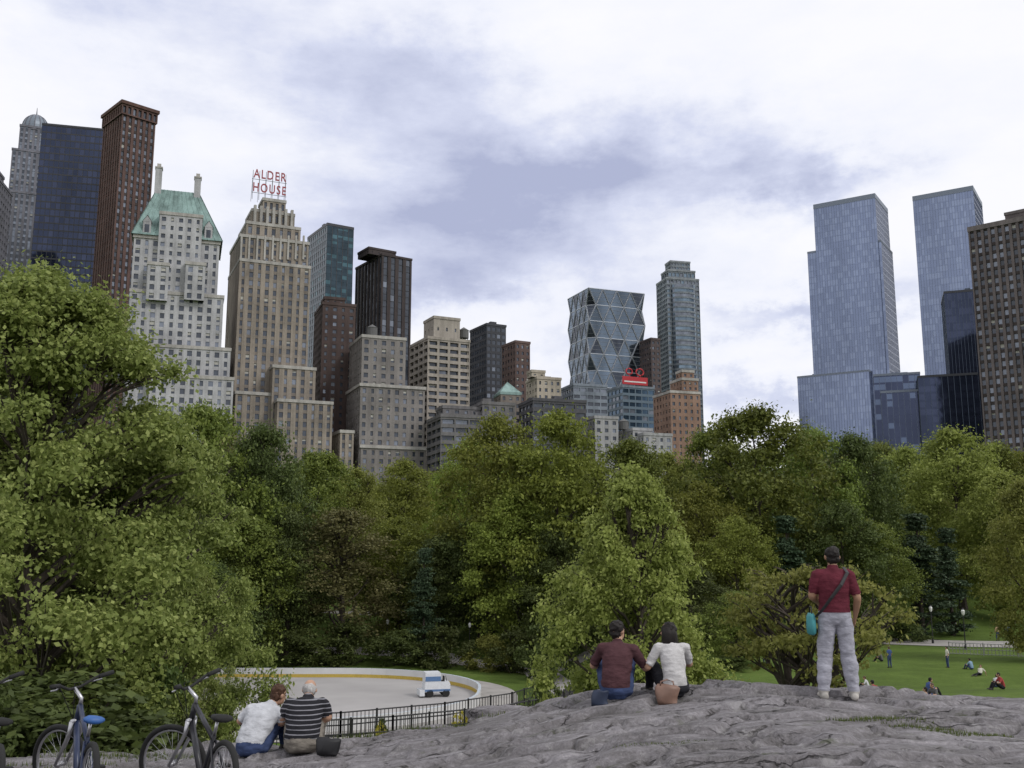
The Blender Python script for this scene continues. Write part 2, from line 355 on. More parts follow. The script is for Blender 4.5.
class Bld:
    def __init__(s,name,px,py,D,th,mats,seed=1):
        s.name=name; a,_=ratio(px,py); s.C=(a*D,D); s.th=math.radians(th); s.c=math.cos(s.th); s.s=math.sin(s.th); s.mb=MB(); s.mats=mats; s.rng=random.Random(seed)
    def u(s,px,py,v=0):
        a,_=ratio(px,py); return (a*(s.C[1]+v*s.c)-(s.C[0]-v*s.s))/(s.c-a*s.s)
    def z(s,py,u,v=0):
        return EYE+(s.C[1]+u*s.s+v*s.c)*ratio(512,py)[1]
    def tierm(s,u0,u1,v0,v1,z0,z1,sty,cor=.5,corh=1.2,roofm=5):
        mb=s.mb; r=s.rng
        facade(mb,(u0,v0),(1,0),(0,-1),u1-u0,z0,z1,sty,r); facade(mb,(u0,v1),(0,-1),(-1,0),v1-v0,z0,z1,sty,r); facade(mb,(u1,v0),(0,1),(1,0),v1-v0,z0,z1,sty,r)
        mb.quad((u1,v1,z0),(u0,v1,z0),(u0,v1,z1),(u1,v1,z1),0)
        if cor>0:
            e=cor*.5
            for (a,b,c,d) in ((u0-e,u1+e,v0-e,v0+.35),(u0-e,u1+e,v1-.35,v1+e),(u0-e,u0+.35,v0+.36,v1-.36),(u1-.35,u1+e,v0+.36,v1-.36)): mb.box(a,b,c,d,z1+.003,z1+corh,6)
        mb.quad((u0,v0,z1),(u1,v0,z1),(u1,v1,z1),(u0,v1,z1),roofm)
    def tier(s,pl,pr,pt,pb=None,v0=0,d=22,sty=None,cor=.5,corh=1.2):
        u0=max(s.u(pl,pt,v0),s.u(pl,pt,v0+d)); u1=min(s.u(pr,pt,v0),s.u(pr,pt,v0+d))
        if u1-u0<4: u0=s.u(pl,pt,v0)*.5+u0*.5; u1=max(u1,u0+4)
        um=(u0+u1)/2; z1=s.z(pt,um,v0)-corh; z0=-3.5 if pb is None else s.z(pb,um,v0)
        s.tierm(u0,u1,v0,v0+d,z0,z1,sty,cor,corh)
        if d>=14 and u1-u0>9:
            for _ in range(3):
                a=s.rng.uniform(u0+1,u1-5); b=s.rng.uniform(v0+4,v0+d-6); s.mb.box(a,a+s.rng.uniform(2,4),b,b+s.rng.uniform(2,4),z1+.01,z1+corh+s.rng.uniform(.4,2.2),0)
        return u0,u1,v0,v0+d,z0,z1+corh
    def tank(s,u,v,z,r=2.2):
        mb=s.mb
        for a in range(4): mb.box(u+r*.6*(1 if a%2 else -1)-.15,u+r*.6*(1 if a%2 else -1)+.15,v+r*.6*(1 if a//2 else -1)-.15,v+r*.6*(1 if a//2 else -1)+.15,z,z+2,5)
        mb.tube([(u,v,z+2),(u,v,z+5.5),(u,v,z+5.51),(u,v,z+7)],[r,r,r*1.08,.1],12,5)
    def done(s):
        o=s.mb.obj(s.name,s.mats); o.location=(s.C[0],s.C[1],0); o.rotation_euler=(0,0,s.th); return o
def M(wall,gA=DG,gB=MG,bl=BL,sp=None,trim=None,roof=ROOF): return [wall,gA,gB,bl,sp or wall,roof,trim or wall]
def wm(n,c,v=.18): return wallmat(n,c,v)
cream=wm('cream_brick',(.27,.235,.2)); white=wm('white_brick',(.4,.4,.415)); tan=wm('tan_brick',(.2,.175,.155)); grey=wm('grey_stone',(.33,.33,.34))
brown=wm('brown_brick',(.115,.072,.064)); dbrown=wm('dark_brown_brick',(.06,.05,.05)); orange=wm('orange_brick',(.26,.17,.13)); lstone=wm('light_stone',(.38,.365,.345))
beige=wm('beige_concrete',(.33,.3,.265)); blk=simple('black_panel',(.03,.032,.04),.4); copper=wm('copper_green_roof',(.21,.3,.285),.25)
navy=glassmat('navy_glass',(.035,.045,.08),.75,.08,.3,.05,.06); navy2=glassmat('navy_glass_light',(.045,.056,.098),.75,.08,.25,.05,.06); teal=glassmat('teal_glass',(.035,.055,.07),.7,.1); teal2=glassmat('teal_glass_light',(.06,.115,.135),.75,.1)
blue=glassmat('blue_glass',(.17,.205,.3),.85,.12,.22,.025,.08); blue2=glassmat('blue_glass_light',(.205,.245,.345),.85,.12,.2,.025,.08); bluem=simple('blue_mullion',(.14,.165,.235),.4,metal=.5)
blueg=wm('blue_grey_panel',(.2,.23,.27)); steel=simple('steel_panel',(.42,.45,.5),.4,metal=.3); bsteel=simple('blue_steel_parapet',(.19,.22,.28),.5,metal=.2)
b=Bld('apartment_tower',-30,175,400,12,M(wm('grey_brick',(.13,.13,.15))),2); b.tier(-30,14,175,sty=st(3,3.2,.5,.5)); b.tier(-25,5,168,175,v0=4,d=10,sty=st(4,3,.4,.4)); b.done()
b=Bld('domed_tower',14,150,520,22,M(wm('domed_tower_stone',(.17,.17,.2)),sp=MG),3); s=st(2.6,3.4,.5,.6,.4,.2,4)
b.tier(9,50,192,sty=s,d=26); b.tier(12,51,150,192,v0=2,d=20,sty=s); u0,u1,v0,v1,_,z=b.tier(20,51,126,150,v0=4,d=15,sty=s)
uc=(u0+u1)/2; vc=(v0+v1)/2; R=(u1-u0)*.5; pts=[];rr=[]
for i in range(9):
    a=i/8*math.pi/2; pts.append((uc,vc,z+R*1.3*math.sin(a))); rr.append(max(.05,R*math.cos(a)))
b.mb.tube([(uc,vc,z-2),(uc,vc,z)],[R*1.08,R*1.08],16,0); b.mb.tube(pts,rr,16,7); 
for k in range(16):
    a=2*math.pi*k/16; b.mb.tube([(uc+math.cos(a)*r*1.01,vc+math.sin(a)*r*1.01,p[2]) for p,r in zip(pts,rr)],[.25]*9,4,6)
b.mb.tube([(uc,vc,z+R*1.2),(uc,vc,z+R*1.25+5)],[.4,.1],6,6)
b.mats=b.mats+[simple('dome_metal',(.17,.2,.24),.4,metal=.3)]; b.done()
b=Bld('glass_tower',42,127,470,14,[blk,navy,navy2,navy,blk,ROOF,blk],4); b.tier(42,120,126,sty=st(2.2,3.6,.9,.8,.12,.06,4,(.75,.25,0)),d=30,cor=.2,corh=1); b.done()
b=Bld('brick_tower',124,112,440,44,M(brown,sp=dbrown,trim=wm('brown_trim',(.1,.06,.05))),5)
s=st(2.6,3.5,.5,.62,.5,.25,4,(.6,.35,.05)); r_=b.tier(104,156,119,sty=s,d=22,cor=0,corh=0); b.tierm(r_[0]-.6,r_[1]+.6,r_[2]-.6,r_[3]+.6,r_[5],r_[5]+5,st(2.6,5,.6,.7,.8,0,0),1.2,1.6); b.done()
b=Bld('copper_roof_hotel',130,238,350,18,M(white,trim=lstone),6)
s=st(3.1,3.2,.46,.6,.35,.08,0,(.62,.22,.16))
u0,u1,v0,v1,z0,z1=b.tier(134,220,238,sty=s,d=24,cor=.8)
b.tier(130,224,292,None,v0=-2.5,d=28,sty=s); b.tier(129,231,345,None,v0=-5,d=30,sty=s); b.tier(150,234,375,None,v0=-8,d=30,sty=s)
b.tier(160,203,213,292,v0=-2,d=10,sty=st(3.1,3.2,.42,.5)); b.tier(148,170,262,300,v0=-4.5,d=8,sty=s);b.tier(186,206,262,300,v0=-4.5,d=8,sty=s)
ra,rb=b.u(157,190,8),b.u(199,196,8); zr=b.z(188,ra,8); vm=(v0+v1)/2; e=1
A=[(u0-e,v0-e,z1),(u1+e,v0-e,z1),(u1+e,v1+e,z1),(u0-e,v1+e,z1)]; T=[(ra,vm-3,zr),(rb,vm-3,zr),(rb,vm+3,zr),(ra,vm+3,zr)]
for i in range(4): b.mb.quad(A[i],A[(i+1)%4],T[(i+1)%4],T[i],7)
b.mb.quad(*T,7)
for i in range(4):
    for k in range(13):
        f=k/12; p0=Vector(A[i]).lerp(Vector(A[(i+1)%4]),f); p1=Vector(T[i]).lerp(Vector(T[(i+1)%4]),f); b.mb.tube([p0,p1],[.16,.16],4,7)
for f in (.14,.86):
    x=u0+(u1-u0)*f; b.mb.box(x-1.4,x+1.4,v0-.6,v0+5,z1,z1+5,0); b.mb.quad((x-.8,v0-.62,z1+1),(x+.8,v0-.62,z1+1),(x+.8,v0-.62,z1+4),(x-.8,v0-.62,z1+4),1)
    b.mb.tri((x-1.6,v0-.65,z1+5),(x+1.6,v0-.65,z1+5),(x,v0-.65,z1+7.4),0); b.mb.quad((x-1.7,v0-.8,z1+5),(x,v0-.8,z1+7.6),(x,v0+8,z1+7.6),(x-1.7,v0+6,z1+5),7); b.mb.quad((x+1.7,v0-.8,z1+5),(x,v0-.8,z1+7.6),(x,v0+8,z1+7.6),(x+1.7,v0+6,z1+5),7)
for (pp,pt) in ((159,168),(198,178)):
    x=b.u(pp,pt,8); zt=b.z(pt,x,8); b.mb.box(x-1.2,x+1.2,vm-4,vm-1,z1,zt,0); b.mb.box(x-1.4,x+1.4,vm-4.2,vm-.8,zt,zt+.6,6); b.mb.box(x-.7,x+.7,vm-3.4,vm-1.6,zt+.6,zt+2.0,6)
b.mats=b.mats+[copper]; b.done()
b=Bld('stepped_hotel',240,240,375,24,M(cream,sp=tan,trim=lstone),7)
s=st(3.0,3.25,.44,.62,.4,.15,4,(.68,.2,.12))
b.tier(231,309,238,sty=s,d=26,cor=.6); b.tier(229,311,262,sty=s,v0=-1.6,d=30,cor=.3); b.tier(239,301,224,238,v0=2,d=20,sty=s,cor=.3); q=b.tier(246,295,211,224,v0=4,d=15,sty=s,cor=.3); q2=b.tier(259,286,199,211,v0=6,d=10,sty=st(2.5,4,.5,.7))
for k in range(7):
    x=q[0]+(q[1]-q[0])*(k+.5)/7; b.mb.box(x-.5,x+.5,q[2]-1,q[2]+.5,q[5]-8,q[5]+1.2,6)
for k in range(9):
    x=b.u(236,238,0)+(b.u(309,238,0)-b.u(236,238,0))*(k+.7)/9.4; zz=b.z(238,x,0); b.mb.box(x-.35,x+.35,-.5,.3,zz-9,zz+.9,6)
b.tier(228,280,392,sty=s,v0=-6,d=20); b.tier(262,316,366,sty=s,v0=-8,d=24); b.tier(266,333,400,sty=s,v0=-13,d=24); b.tier(328,354,430,sty=s,v0=-13,d=20)
ho=b.done()
red=simple('sign_red',(.3,.06,.07),.6,var=.1); sm_=simple('sign_steel',(.12,.12,.13),.6)
zs=q2[5]; um=(q2[0]+q2[1])/2; mb=MB()
us=(b.u(253,185,6),b.u(286,185,6)); zl1=b.z(180.5,um,6); zl2=b.z(194,um,6)
for k in range(6):
    x=us[0]+(us[1]-us[0])*k/5; mb.box(x-.08,x+.08,6.7,6.9,zs-1,zl1+3.4,0); mb.tube([(x,6.9,zl1+2),(x,10,zs-1)],[.07,.07],4,0)
for zz in (zl2-.35,zl1-.45): mb.box(us[0]-.4,us[1]+.4,6.46,6.6,zz-.08,zz+.08,0)
so_=mb.obj('roof_sign_frame',[sm_],ho)
for txt,zz in (('ALDER',zl1),('HOUSE',zl2)):
    cu=bpy.data.curves.new('letters_'+txt.lower(),'FONT'); cu.body=txt; cu.size=5.2; cu.extrude=.12; cu.offset=.07; cu.align_x='CENTER'; cu.space_character=1.25; cu.materials.append(red)
    o=link(bpy.data.objects.new('letters_'+txt.lower(),cu),ho); o.location=((us[0]+us[1])/2,5.9,zz); o.rotation_euler=(math.pi/2,0,0)
    bpy.context.view_layer.update(); wd=o.dimensions.x; k=(us[1]-us[0])/max(wd,.1); o.scale=(k,1,1)
b=Bld('glass_tower',321,226,520,32,[blk,teal,teal2,teal2,teal,ROOF,blk],8); b.tier(308,354,225,sty=st(3,3.7,.9,.6,.15,.05,4,(.7,.2,.1)),d=30,cor=.2,corh=1.5); b.done()
b=Bld('office_tower',372,252,530,34,M(dbrown,DG,MG,MG,sp=blk),9); u=b.tier(356,412,256,sty=st(4.2,3.6,.55,.94,.5,.3,4,(.85,.15,0)),d=34); b.tier(358,396,249,256,v0=4,d=14,sty=st(4,3,.2,.2)); b.done()
b=Bld('brick_apartment_building',318,302,405,20,M(wm('maroon_brick',(.085,.062,.058))),10); b.tier(315,356,303,sty=st(3.2,3.2,.4,.5)); b.tier(322,345,297,303,v0=4,d=8,sty=st(3,3,.3,.3)); b.done()
b=Bld('apartment_building',351,336,385,22,M(wm('taupe_brick',(.21,.195,.188)),trim=lstone),11); s=st(3.3,3.3,.42,.55,.35,0,0,(.6,.25,.15))
b.tier(350,406,336,sty=s,d=22); b.tier(347,425,385,v0=-3,sty=s,d=24,cor=.9); b.tier(347,426,446,v0=-3.6,sty=s,d=24,cor=.9);b.tank(b.u(372,336,8),8,b.z(336,8,8)-2); b.done()
b=Bld('balcony_apartment_building',412,335,410,26,M(beige,DG,MG,BL,trim=beige),12); s=st(5.5,3.1,.8,.55,1.1,0,0,(.7,.2,.1))
b.tier(410,470,338,sty=s,d=22); q=b.tier(424,460,317,338,v0=5,d=12,sty=st(4,6,.2,.2)); b.tank(q[1]+4,10,b.z(338,20,8)-1); b.done()
b=Bld('office_tower',474,322,500,28,M(blk,DG,MG,MG),13); b.tier(470,506,324,sty=st(3,3.5,.7,.6,.2,0,0,(.9,.1,0)),d=20); b.done()
b=Bld('brick_apartment_building',505,340,470,28,M(wm('russet_brick',(.12,.085,.078))),14); b.tier(502,530,341,sty=st(3,3.2,.45,.5),d=14); b.done()
b=Bld('low_apartment_building',427,412,372,20,M(wm('banded_concrete',(.15,.145,.15)),DG,MG,MG),15); s=st(6,3.2,.9,.55,.8,0,0,(.8,.2,0)); b.tier(427,497,415,sty=s,d=20); b.tier(436,480,406,415,v0=5,d=10,sty=st(4,3,.4,.5)); b.tier(470,515,402,v0=3,sty=st(3.3,3.2,.5,.5),d=16); b.done()
b=Bld('copper_roof_building',497,389,430,15,M(tan,trim=copper),16); q=b.tier(494,521,392,sty=st(3,3.2,.4,.5),d=12)
uc=(q[0]+q[1])/2; zt=q[5]; c4=[(q[0],0,zt),(q[1],0,zt),(q[1],12,zt),(q[0],12,zt)]
for i in range(4): b.mb.tri(c4[i],c4[(i+1)%4],(uc,6,zt+5.5),6)
b.done()
b=Bld('cream_apartment_building',526,374,440,20,M(wm('cream_render',(.38,.34,.28))),17); b.tier(526,561,377,sty=st(3.2,3.2,.4,.5),d=14); b.tier(527,545,370,377,v0=2,d=6,sty=st(3,3,.3,.3)); b.done()
b=Bld('dark_low_building',519,398,400,18,M(wm('dark_concrete',(.09,.09,.1)),DG,MG,MG),18); b.tier(519,586,399,sty=st(5,3.3,.85,.5,.5,0,0,(.85,.15,0)),d=18);b.done()
b=Bld('grey_office_building',561,384,470,18,M(blueg,DG,MG,BL),19); b.tier(560,607,384,sty=st(3.2,3.4,.85,.5,.3),d=18); b.done()
b=Bld('low_stone_building',586,413,420,18,M(grey),20); b.tier(584,618,416,sty=st(3.2,3.2,.45,.5),d=12); b.tier(612,652,428,v0=-3,sty=st(3.2,3.2,.45,.5)); b.tier(622,672,433,v0=-8,sty=st(3.2,3.2,.45,.5)); b.tank(20,6,b.z(430,15,0)-1); b.done()
b=Bld('diagrid_tower',580,292,600,22,[glassmat('diagrid_glass',(.12,.155,.2),.8,.1,.45,.06),steel,glassmat('diagrid_glass_dark',(.05,.06,.08),.7,.1),blueg,simple('floor_band',(.2,.22,.25),.5),ROOF,steel],21)
D_=30; u0=max(b.u(568,291,0),b.u(568,291,D_)); W=b.u(644,291)-u0; zt=b.z(290,20); nL=8; nb=4
zb=b.z(388,20); lh=(zt-zb)/6
def ring(k):
    off=.5*(k%2); pts=[]
    for i in range(4*nb):
        q=(i+off)/nb; sd_=int(q)%4; f=q-int(q); L=[(u0,0),(u0+W,0),(u0+W,D_),(u0,D_)]; a=L[sd_]; c=L[(sd_+1)%4]
        pts.append(Vector((a[0]+(c[0]-a[0])*f,a[1]+(c[1]-a[1])*f,zt-k*lh)))
    return pts
N=4*nb
for k in range(nL):
    Ra=ring(k); Rb=ring(k+1)
    for i in range(N):
        j=(i+1)%N
        if k%2==0: tr=[(Ra[i],Ra[j],Rb[i]),(Rb[i],Rb[j],Ra[j])]
        else: tr=[(Rb[i],Rb[j],Ra[i]),(Ra[i],Ra[j],Rb[j])]
        for q,tt in enumerate(tr):
            b.mb.tri(*[tuple(p) for p in tt],0 if b.rng.random()<.8 else 2)
            b.mb.tube([tt[0],tt[2]],[.5,.5],5,1); b.mb.tube([tt[1],tt[2]],[.5,.5],5,1)
            for fl in (.25,.5,.75):
                c0=tt[0].lerp(tt[2],fl); c1=tt[1].lerp(tt[2],fl); b.mb.tube([c0,c1],[.12,.12],4,4,cap=False)
        b.mb.tube([Ra[i],Ra[j]],[.35,.35],5,1)
R0=ring(0); b.mb.f.append(tuple(range(len(b.mb.v),len(b.mb.v)+N))); b.mb.v+=[tuple(p) for p in R0]; b.mb.m.append(5)
b.mb.box(u0-1,u0+W+1,-1,D_+1,-3.5,zt-nL*lh,3); b.done()
b=Bld('blue_glass_building',607,386,520,24,[simple('blue_panel',(.1,.14,.18),.5),glassmat('blue_dark_glass',(.06,.1,.15),.7,.1),MG,MG,blk,ROOF,blueg],22); b.tier(604,654,386,sty=st(4,3.6,.85,.6,.3,0,0,(.8,.2,0)),d=20)
ob=b.done(); mb=MB(); ua,ub=b.u(622,377),b.u(647,377); zc=b.z(384,ua); zt_=b.z(376,ua)
mb.box(ua,ub,-.6,0,zc,zt_,0); mb.box(ua+1,ub-1,-.66,-.61,zc+1.2,zc+1.9,2)
mk=b.z(367,ua)
for k,(a_,c_) in enumerate(((.15,.4),(.55,.85))):
    x0=ua+(ub-ua)*a_; x1=ua+(ub-ua)*c_; xm=(x0+x1)/2; zm=(mk+zt_+.6)/2; r_=(x1-x0)/2
    mb.tube([(xm+r_*math.cos(2*math.pi*j/14),-.3,zm+r_*.8*math.sin(2*math.pi*j/14)) for j in range(15)],[.4]*15,6,1); mb.box(xm-.15,xm+.15,-.4,-.2,zt_,zm-r_*.8,1)
mb.obj('rooftop_sign',[simple('red_panel',(.4,.02,.03),.5),simple('red_mark',(.45,.03,.04),.5),simple('white_strip',(.6,.6,.6),.6)],ob)
b=Bld('dark_office_building',641,338,600,24,M(wm('umber_brick',(.1,.08,.08))),23); b.tier(639,660,338,sty=st(3,3.4,.5,.5),d=14); b.done()
b=Bld('balcony_tower',661,278,640,14,M(wm('tower_blue_grey',(.2,.225,.25)),MG,glassmat('tower_glass',(.14,.19,.24),.6,.15),DG,sp=blueg,trim=wm('tower_trim',(.25,.27,.29))),24)
s=st(2.7,3.2,.8,.6,.5,.1,0,(.4,.4,.2)); q=b.tier(656,699,278,sty=s,d=18,cor=.3); uc=(q[0]+q[1])/2
b.tier(661,695,270,278,v0=2,d=12,sty=s); b.tier(665,690,261,270,v0=4,d=9,sty=st(2,3,.8,.5,.4)); 
R=(q[1]-q[0])*.36; nf=int((q[5]-8)/3.2)
for k in range(nf):
    z=5+k*3.2; pts=[(uc+R*math.cos(a),-R*.6*math.sin(a)-.02) for a in [math.pi*i/12 for i in range(13)]]
    for (a0,b0) in zip(pts,pts[1:]): 
        b.mb.quad((a0[0],a0[1],z),(b0[0],b0[1],z),(b0[0],b0[1],z+1.2),(a0[0],a0[1],z+1.2),0); b.mb.quad((a0[0]*1,a0[1]*.93,z+1.2),(b0[0],b0[1]*.93,z+1.2),(b0[0],b0[1]*.93,z+3.2),(a0[0],a0[1]*.93,z+3.2),1+(k+int(a0[0]))%2)
    i=len(b.mb.v); b.mb.v+=[(p[0],p[1],z+1.2) for p in pts]; b.mb.f.append(tuple(range(i,i+13))); b.mb.m.append(0)
b.done()
b=Bld('orange_brick_building',655,388,450,18,M(orange,trim=lstone),25); s=st(3,3.2,.4,.5); b.tier(653,700,391,sty=s,d=18); b.tier(670,698,378,391,v0=2,d=12,sty=s); b.tier(676,694,370,378,v0=4,d=6,sty=s); b.done()
tm=[bluem,blue,blue2,blue2,blue,ROOF,bsteel]; dk_=[simple('dark_mullion',(.06,.08,.12),.4),navy2,navy,navy2,navy,ROOF,blk]
sg=st(1.6,4.0,.9,.84,.1,.04,4,(.6,.4,0))
b=Bld('glass_skyscraper',814,200,610,-33,tm,26); b.tier(813,887,199,sty=sg,d=34,cor=.2,corh=3); b.tier(797,882,373,v0=-4,d=34,sty=sg,cor=.2); 
b.tier(807,892,246,v0=1,d=30,sty=sg,cor=.2); b.done()
b=Bld('glass_podium',872,372,540,-20,[bluem,glassmat('podium_glass',(.1,.13,.2),.8,.12,.2,.05),navy2,navy2,navy2,ROOF,bsteel],27); b.tier(873,920,373,sty=st(3,4,.93,.75,.12,.05,4,(.7,.3,0)),d=30,cor=.2); b.tier(880,921,390,v0=-6,sty=st(3,4,.93,.75,.12,.05,4,(.1,.9,0)),d=30,cor=.2); b.done()
b=Bld('glass_podium',905,372,520,-20,dk_,37); b.tier(915,978,374,sty=st(3,4,.93,.75,.12,.05,4,(.6,.4,0)),d=30,cor=.2); b.tier(940,978,290,v0=2,d=26,sty=sg,cor=.2); b.done()
b=Bld('glass_skyscraper',913,193,600,-33,tm,28); b.tier(912,981,191,sty=sg,d=36,cor=.2,corh=3); b.done()
b=Bld('office_block',969,222,390,-42,M(wm('bronze_panel',(.14,.12,.122)),DG,MG,BL,sp=dbrown,trim=wm('bronze_trim',(.17,.15,.15))),29)
b.tier(967,1090,218,sty=st(2.7,3.4,.6,.62,.7,.35,4,(.65,.25,.1)),d=50,cor=.5,corh=2); q=b.tier(1004,1080,206,218,v0=5,d=15,sty=st(4,5,.3,.3)); b.mb.tube([(q[0]+8,10,q[5]),(q[0]+8,10,q[5]+8)],[.3,.1],6,6); b.done()
# ---------------------------------------------------------------- trees
BARK=simple('bark',(.055,.044,.036),.95,var=.35,scale=6,bump=.6)
L_mid=leafmat('leaves_mid',(.12,.165,.034),(.2,.245,.05)); L_yel=leafmat('leaves_yellow_green',(.18,.21,.048),(.28,.31,.085),.4); L_dark=leafmat('leaves_dark',(.068,.096,.028),(.11,.145,.04)); L_ol=leafmat('leaves_olive',(.14,.15,.052),(.23,.22,.09)); L_con=leafmat('needles',(.035,.06,.03),(.06,.09,.045),.1); L_left=leafmat('leaves_plane_tree',(.16,.19,.05),(.28,.3,.1),.4); L_lime=leafmat('leaves_lime',(.16,.2,.038),(.25,.29,.06),.4)
L_br=leafmat('leaves_spring',(.21,.24,.06),(.33,.35,.11),.45)
profs={'round':lambda h:math.sqrt(max(0,1-((h-.38)/.62)**2)) if h>.38 else .62+.38*math.sin(h/.38*math.pi/2),
 'ovoid':lambda h:max(0,math.sin(math.pi*min(1,h**.62*.98)))**.75,'cone':lambda h:(1-h)**.8*(.25+.75*min(1,h*8+.3)),'flat':lambda h:(.55+.45*math.sin(math.pi*h))}
def tree_mesh(name,seed,H,R,cb,ncl,nleaf,ls,leaf,tr=.35,shape='round',nlimb=16,cr=(.15,.27),sq=.85,multi=1,inner=.25,loose=.22,wb=1.0):
    rng=np.random.default_rng(seed); rr=random.Random(seed); pf=profs[shape]
    C=[];RC=[]
    for i in range(ncl):
        h=rng.uniform(.0,1)**.85; 
        if i<ncl*.05: h=.93+.06*rng.random()
        a=i*2.39996+rng.uniform(-.5,.5); f=rng.uniform(.62,1.0) if rng.random()>inner else rng.uniform(.1,.6)
        wob=1+wb*(.12*math.sin(a*2+seed)+.10*math.sin(a*3+h*7+seed*2)+.08*math.sin(a*5+h*11))
        rc=R*rng.uniform(*cr)*(.65+.35*pf(h)); r=max(0,R*pf(h)*wob*f-rc*.6)
        C.append((r*math.cos(a),r*math.sin(a),cb+h*(H-cb)-rc*.55)); RC.append(rc)
    C=np.array(C);RC=np.array(RC)
    w=RC**2*rng.uniform(.5,1.4,ncl); cnt=np.maximum(5,(w/w.sum()*nleaf*(1-loose)).astype(int)); idx=np.repeat(np.arange(ncl),cnt)
    ex=rng.integers(0,ncl,int(nleaf*loose)); far=np.concatenate([np.zeros(len(idx)),np.ones(len(ex))]); idx=np.concatenate([idx,ex]); n=len(idx)
    d=rng.normal(size=(n,3)); d/=np.linalg.norm(d,axis=1)[:,None]
    d[:,2]=np.where(d[:,2]<-.5,-d[:,2]*.6,d[:,2])
    lump=1+.3*np.sin(d[:,0]*5+idx*1.7)*np.sin(d[:,1]*5+idx)+.2*np.sin(d[:,2]*9+idx*2.3)
    rad=rng.uniform(.1,1.12,n)**.65*lump*(1+far*rng.uniform(0,.8,n))
    P=C[idx]+d*(RC[idx]*rad)[:,None]*np.array([1,1,sq])
    nn=.45*d+.75*rng.normal(size=(n,3))*.7+np.array([0,0,.35]); nn/=np.linalg.norm(nn,axis=1)[:,None]
    q=rng.normal(size=(n,3)); tt=np.cross(nn,q); tt/=np.linalg.norm(tt,axis=1)[:,None]; bb=np.cross(nn,tt)
    L=(ls*rng.uniform(.5,1.35,n))[:,None]
    V=np.stack([P+tt*L*.55,P+bb*L*.33+tt*L*.05,P-tt*L*.5,P-bb*L*.33+tt*L*.05],1).reshape(-1,3)
    mb=MB(); wx=[rr.uniform(-.3,.3) for _ in range(4)]
    starts=[]
    for m_ in range(multi):
        aa=rr.random()*6.28+m_*6.28/multi; sp=0 if multi==1 else R*.34
        top=cb+(H-cb)*.62
        path=[Vector((math.cos(aa)*sp*f+wx[0]*tr*3*math.sin(f*5+m_),math.sin(aa)*sp*f+wx[1]*tr*3*math.sin(f*4+m_*2),top*f-.4*(f==0))) for f in (0,.08,.25,.45,.65,.85,1)]
        mb.tube(path,[tr*1.5,tr*1.05,tr*.9,tr*.75,tr*.5,tr*.3,tr*.12],8,1); starts.append(path)
    order=list(range(ncl)); rr.shuffle(order)
    for i in order[:nlimb]:
        c=Vector(C[i]); path=starts[i%multi]; hz=max(cb*.5,c.z-(Vector((c.x,c.y)).length)*.7-RC[i]*.3)
        s0=min(path,key=lambda p:abs(p.z-hz)); 
        for (p,q_) in zip(path,path[1:]):
            if p.z<=hz<=q_.z: s0=p.lerp(q_,(hz-p.z)/(q_.z-p.z+1e-6))
        k=tr*rr.uniform(.28,.45); m1=s0.lerp(c,.35)+Vector((rr.uniform(-.06,.06)*R,rr.uniform(-.06,.06)*R,.05*R)); m2=s0.lerp(c,.7)+Vector((rr.uniform(-.06,.06)*R,rr.uniform(-.06,.06)*R,.04*R))
        mb.tube([s0,m1,m2,c],[k,k*.7,k*.45,k*.15],5,1)
        for _ in range(3):
            e=c+Vector((rr.uniform(-1,1),rr.uniform(-1,1),rr.uniform(-.2,.9)))*RC[i]*.9; mb.tube([m2,m2.lerp(e,.5)+Vector((0,0,.03*R)),e],[k*.35,k*.22,k*.06],4,1)
    nb_=len(mb.v)
    allv=np.concatenate([np.array(mb.v,dtype=float).reshape(-1,3),V]); 
    faces=mb.f+[(nb_+4*i,nb_+4*i+1,nb_+4*i+2,nb_+4*i+3) for i in range(n)]
    me=bpy.data.meshes.new(name); me.from_pydata(allv.tolist(),[],faces); me.materials.append(leaf); me.materials.append(BARK)
    mi=np.zeros(len(faces),dtype=np.int32); mi[:len(mb.f)]=1; me.polygons.foreach_set('material_index',mi); me.update()
    return me,H,R
T={}
T['a']=tree_mesh('tree_a',11,20,8,3,130,32000,.33,L_mid,.45,'round')
T['b']=tree_mesh('tree_b',12,20,7.5,2.5,120,30000,.33,L_yel,.4,'round')
T['c']=tree_mesh('tree_c',13,20,8.5,3,130,32000,.34,L_dark,.45,'round')
T['d']=tree_mesh('tree_d',14,20,7,3,110,19000,.32,L_ol,.4,'round',nlimb=40)
T['e']=tree_mesh('tree_e',15,20,8,2,130,32000,.33,L_lime,.4,'round')
T['f']=tree_mesh('tree_f',16,18,4.2,1,80,22000,.32,L_con,.3,'cone',sq=.35,cr=(.2,.36))
T['s']=tree_mesh('shrub_mesh',17,3,2,.1,40,9000,.15,L_dark,.08,'round',nlimb=6)
T['t']=tree_mesh('shrub_mesh_b',18,3,2,.1,40,9000,.15,L_yel,.08,'round',nlimb=6)
NM={'a':'oak_tree','b':'linden_tree','c':'elm_tree','d':'plane_tree','e':'maple_tree','f':'pine_tree','s':'shrub','t':'shrub'}
rt=random.Random(5)
def tree(k,px,pt,Y,wpx=None,sink=.3,zb=None):
    me,H,R=T[k]; x,_,zt=place(px,pt,Y); z=terr(x,Y) if zb is None else zb; sc=(zt-z)/H
    if sc<.1: return
    o=link(bpy.data.objects.new(NM[k],me)); o.location=(x,Y,z-sink*sc)
    sx=sc if wpx is None else (wpx/F*Y/2)/(R*1.0)
    o.scale=(sx,sx*rt.uniform(.9,1.1),sc); o.rotation_euler=(0,0,rt.random()*6.28); return o
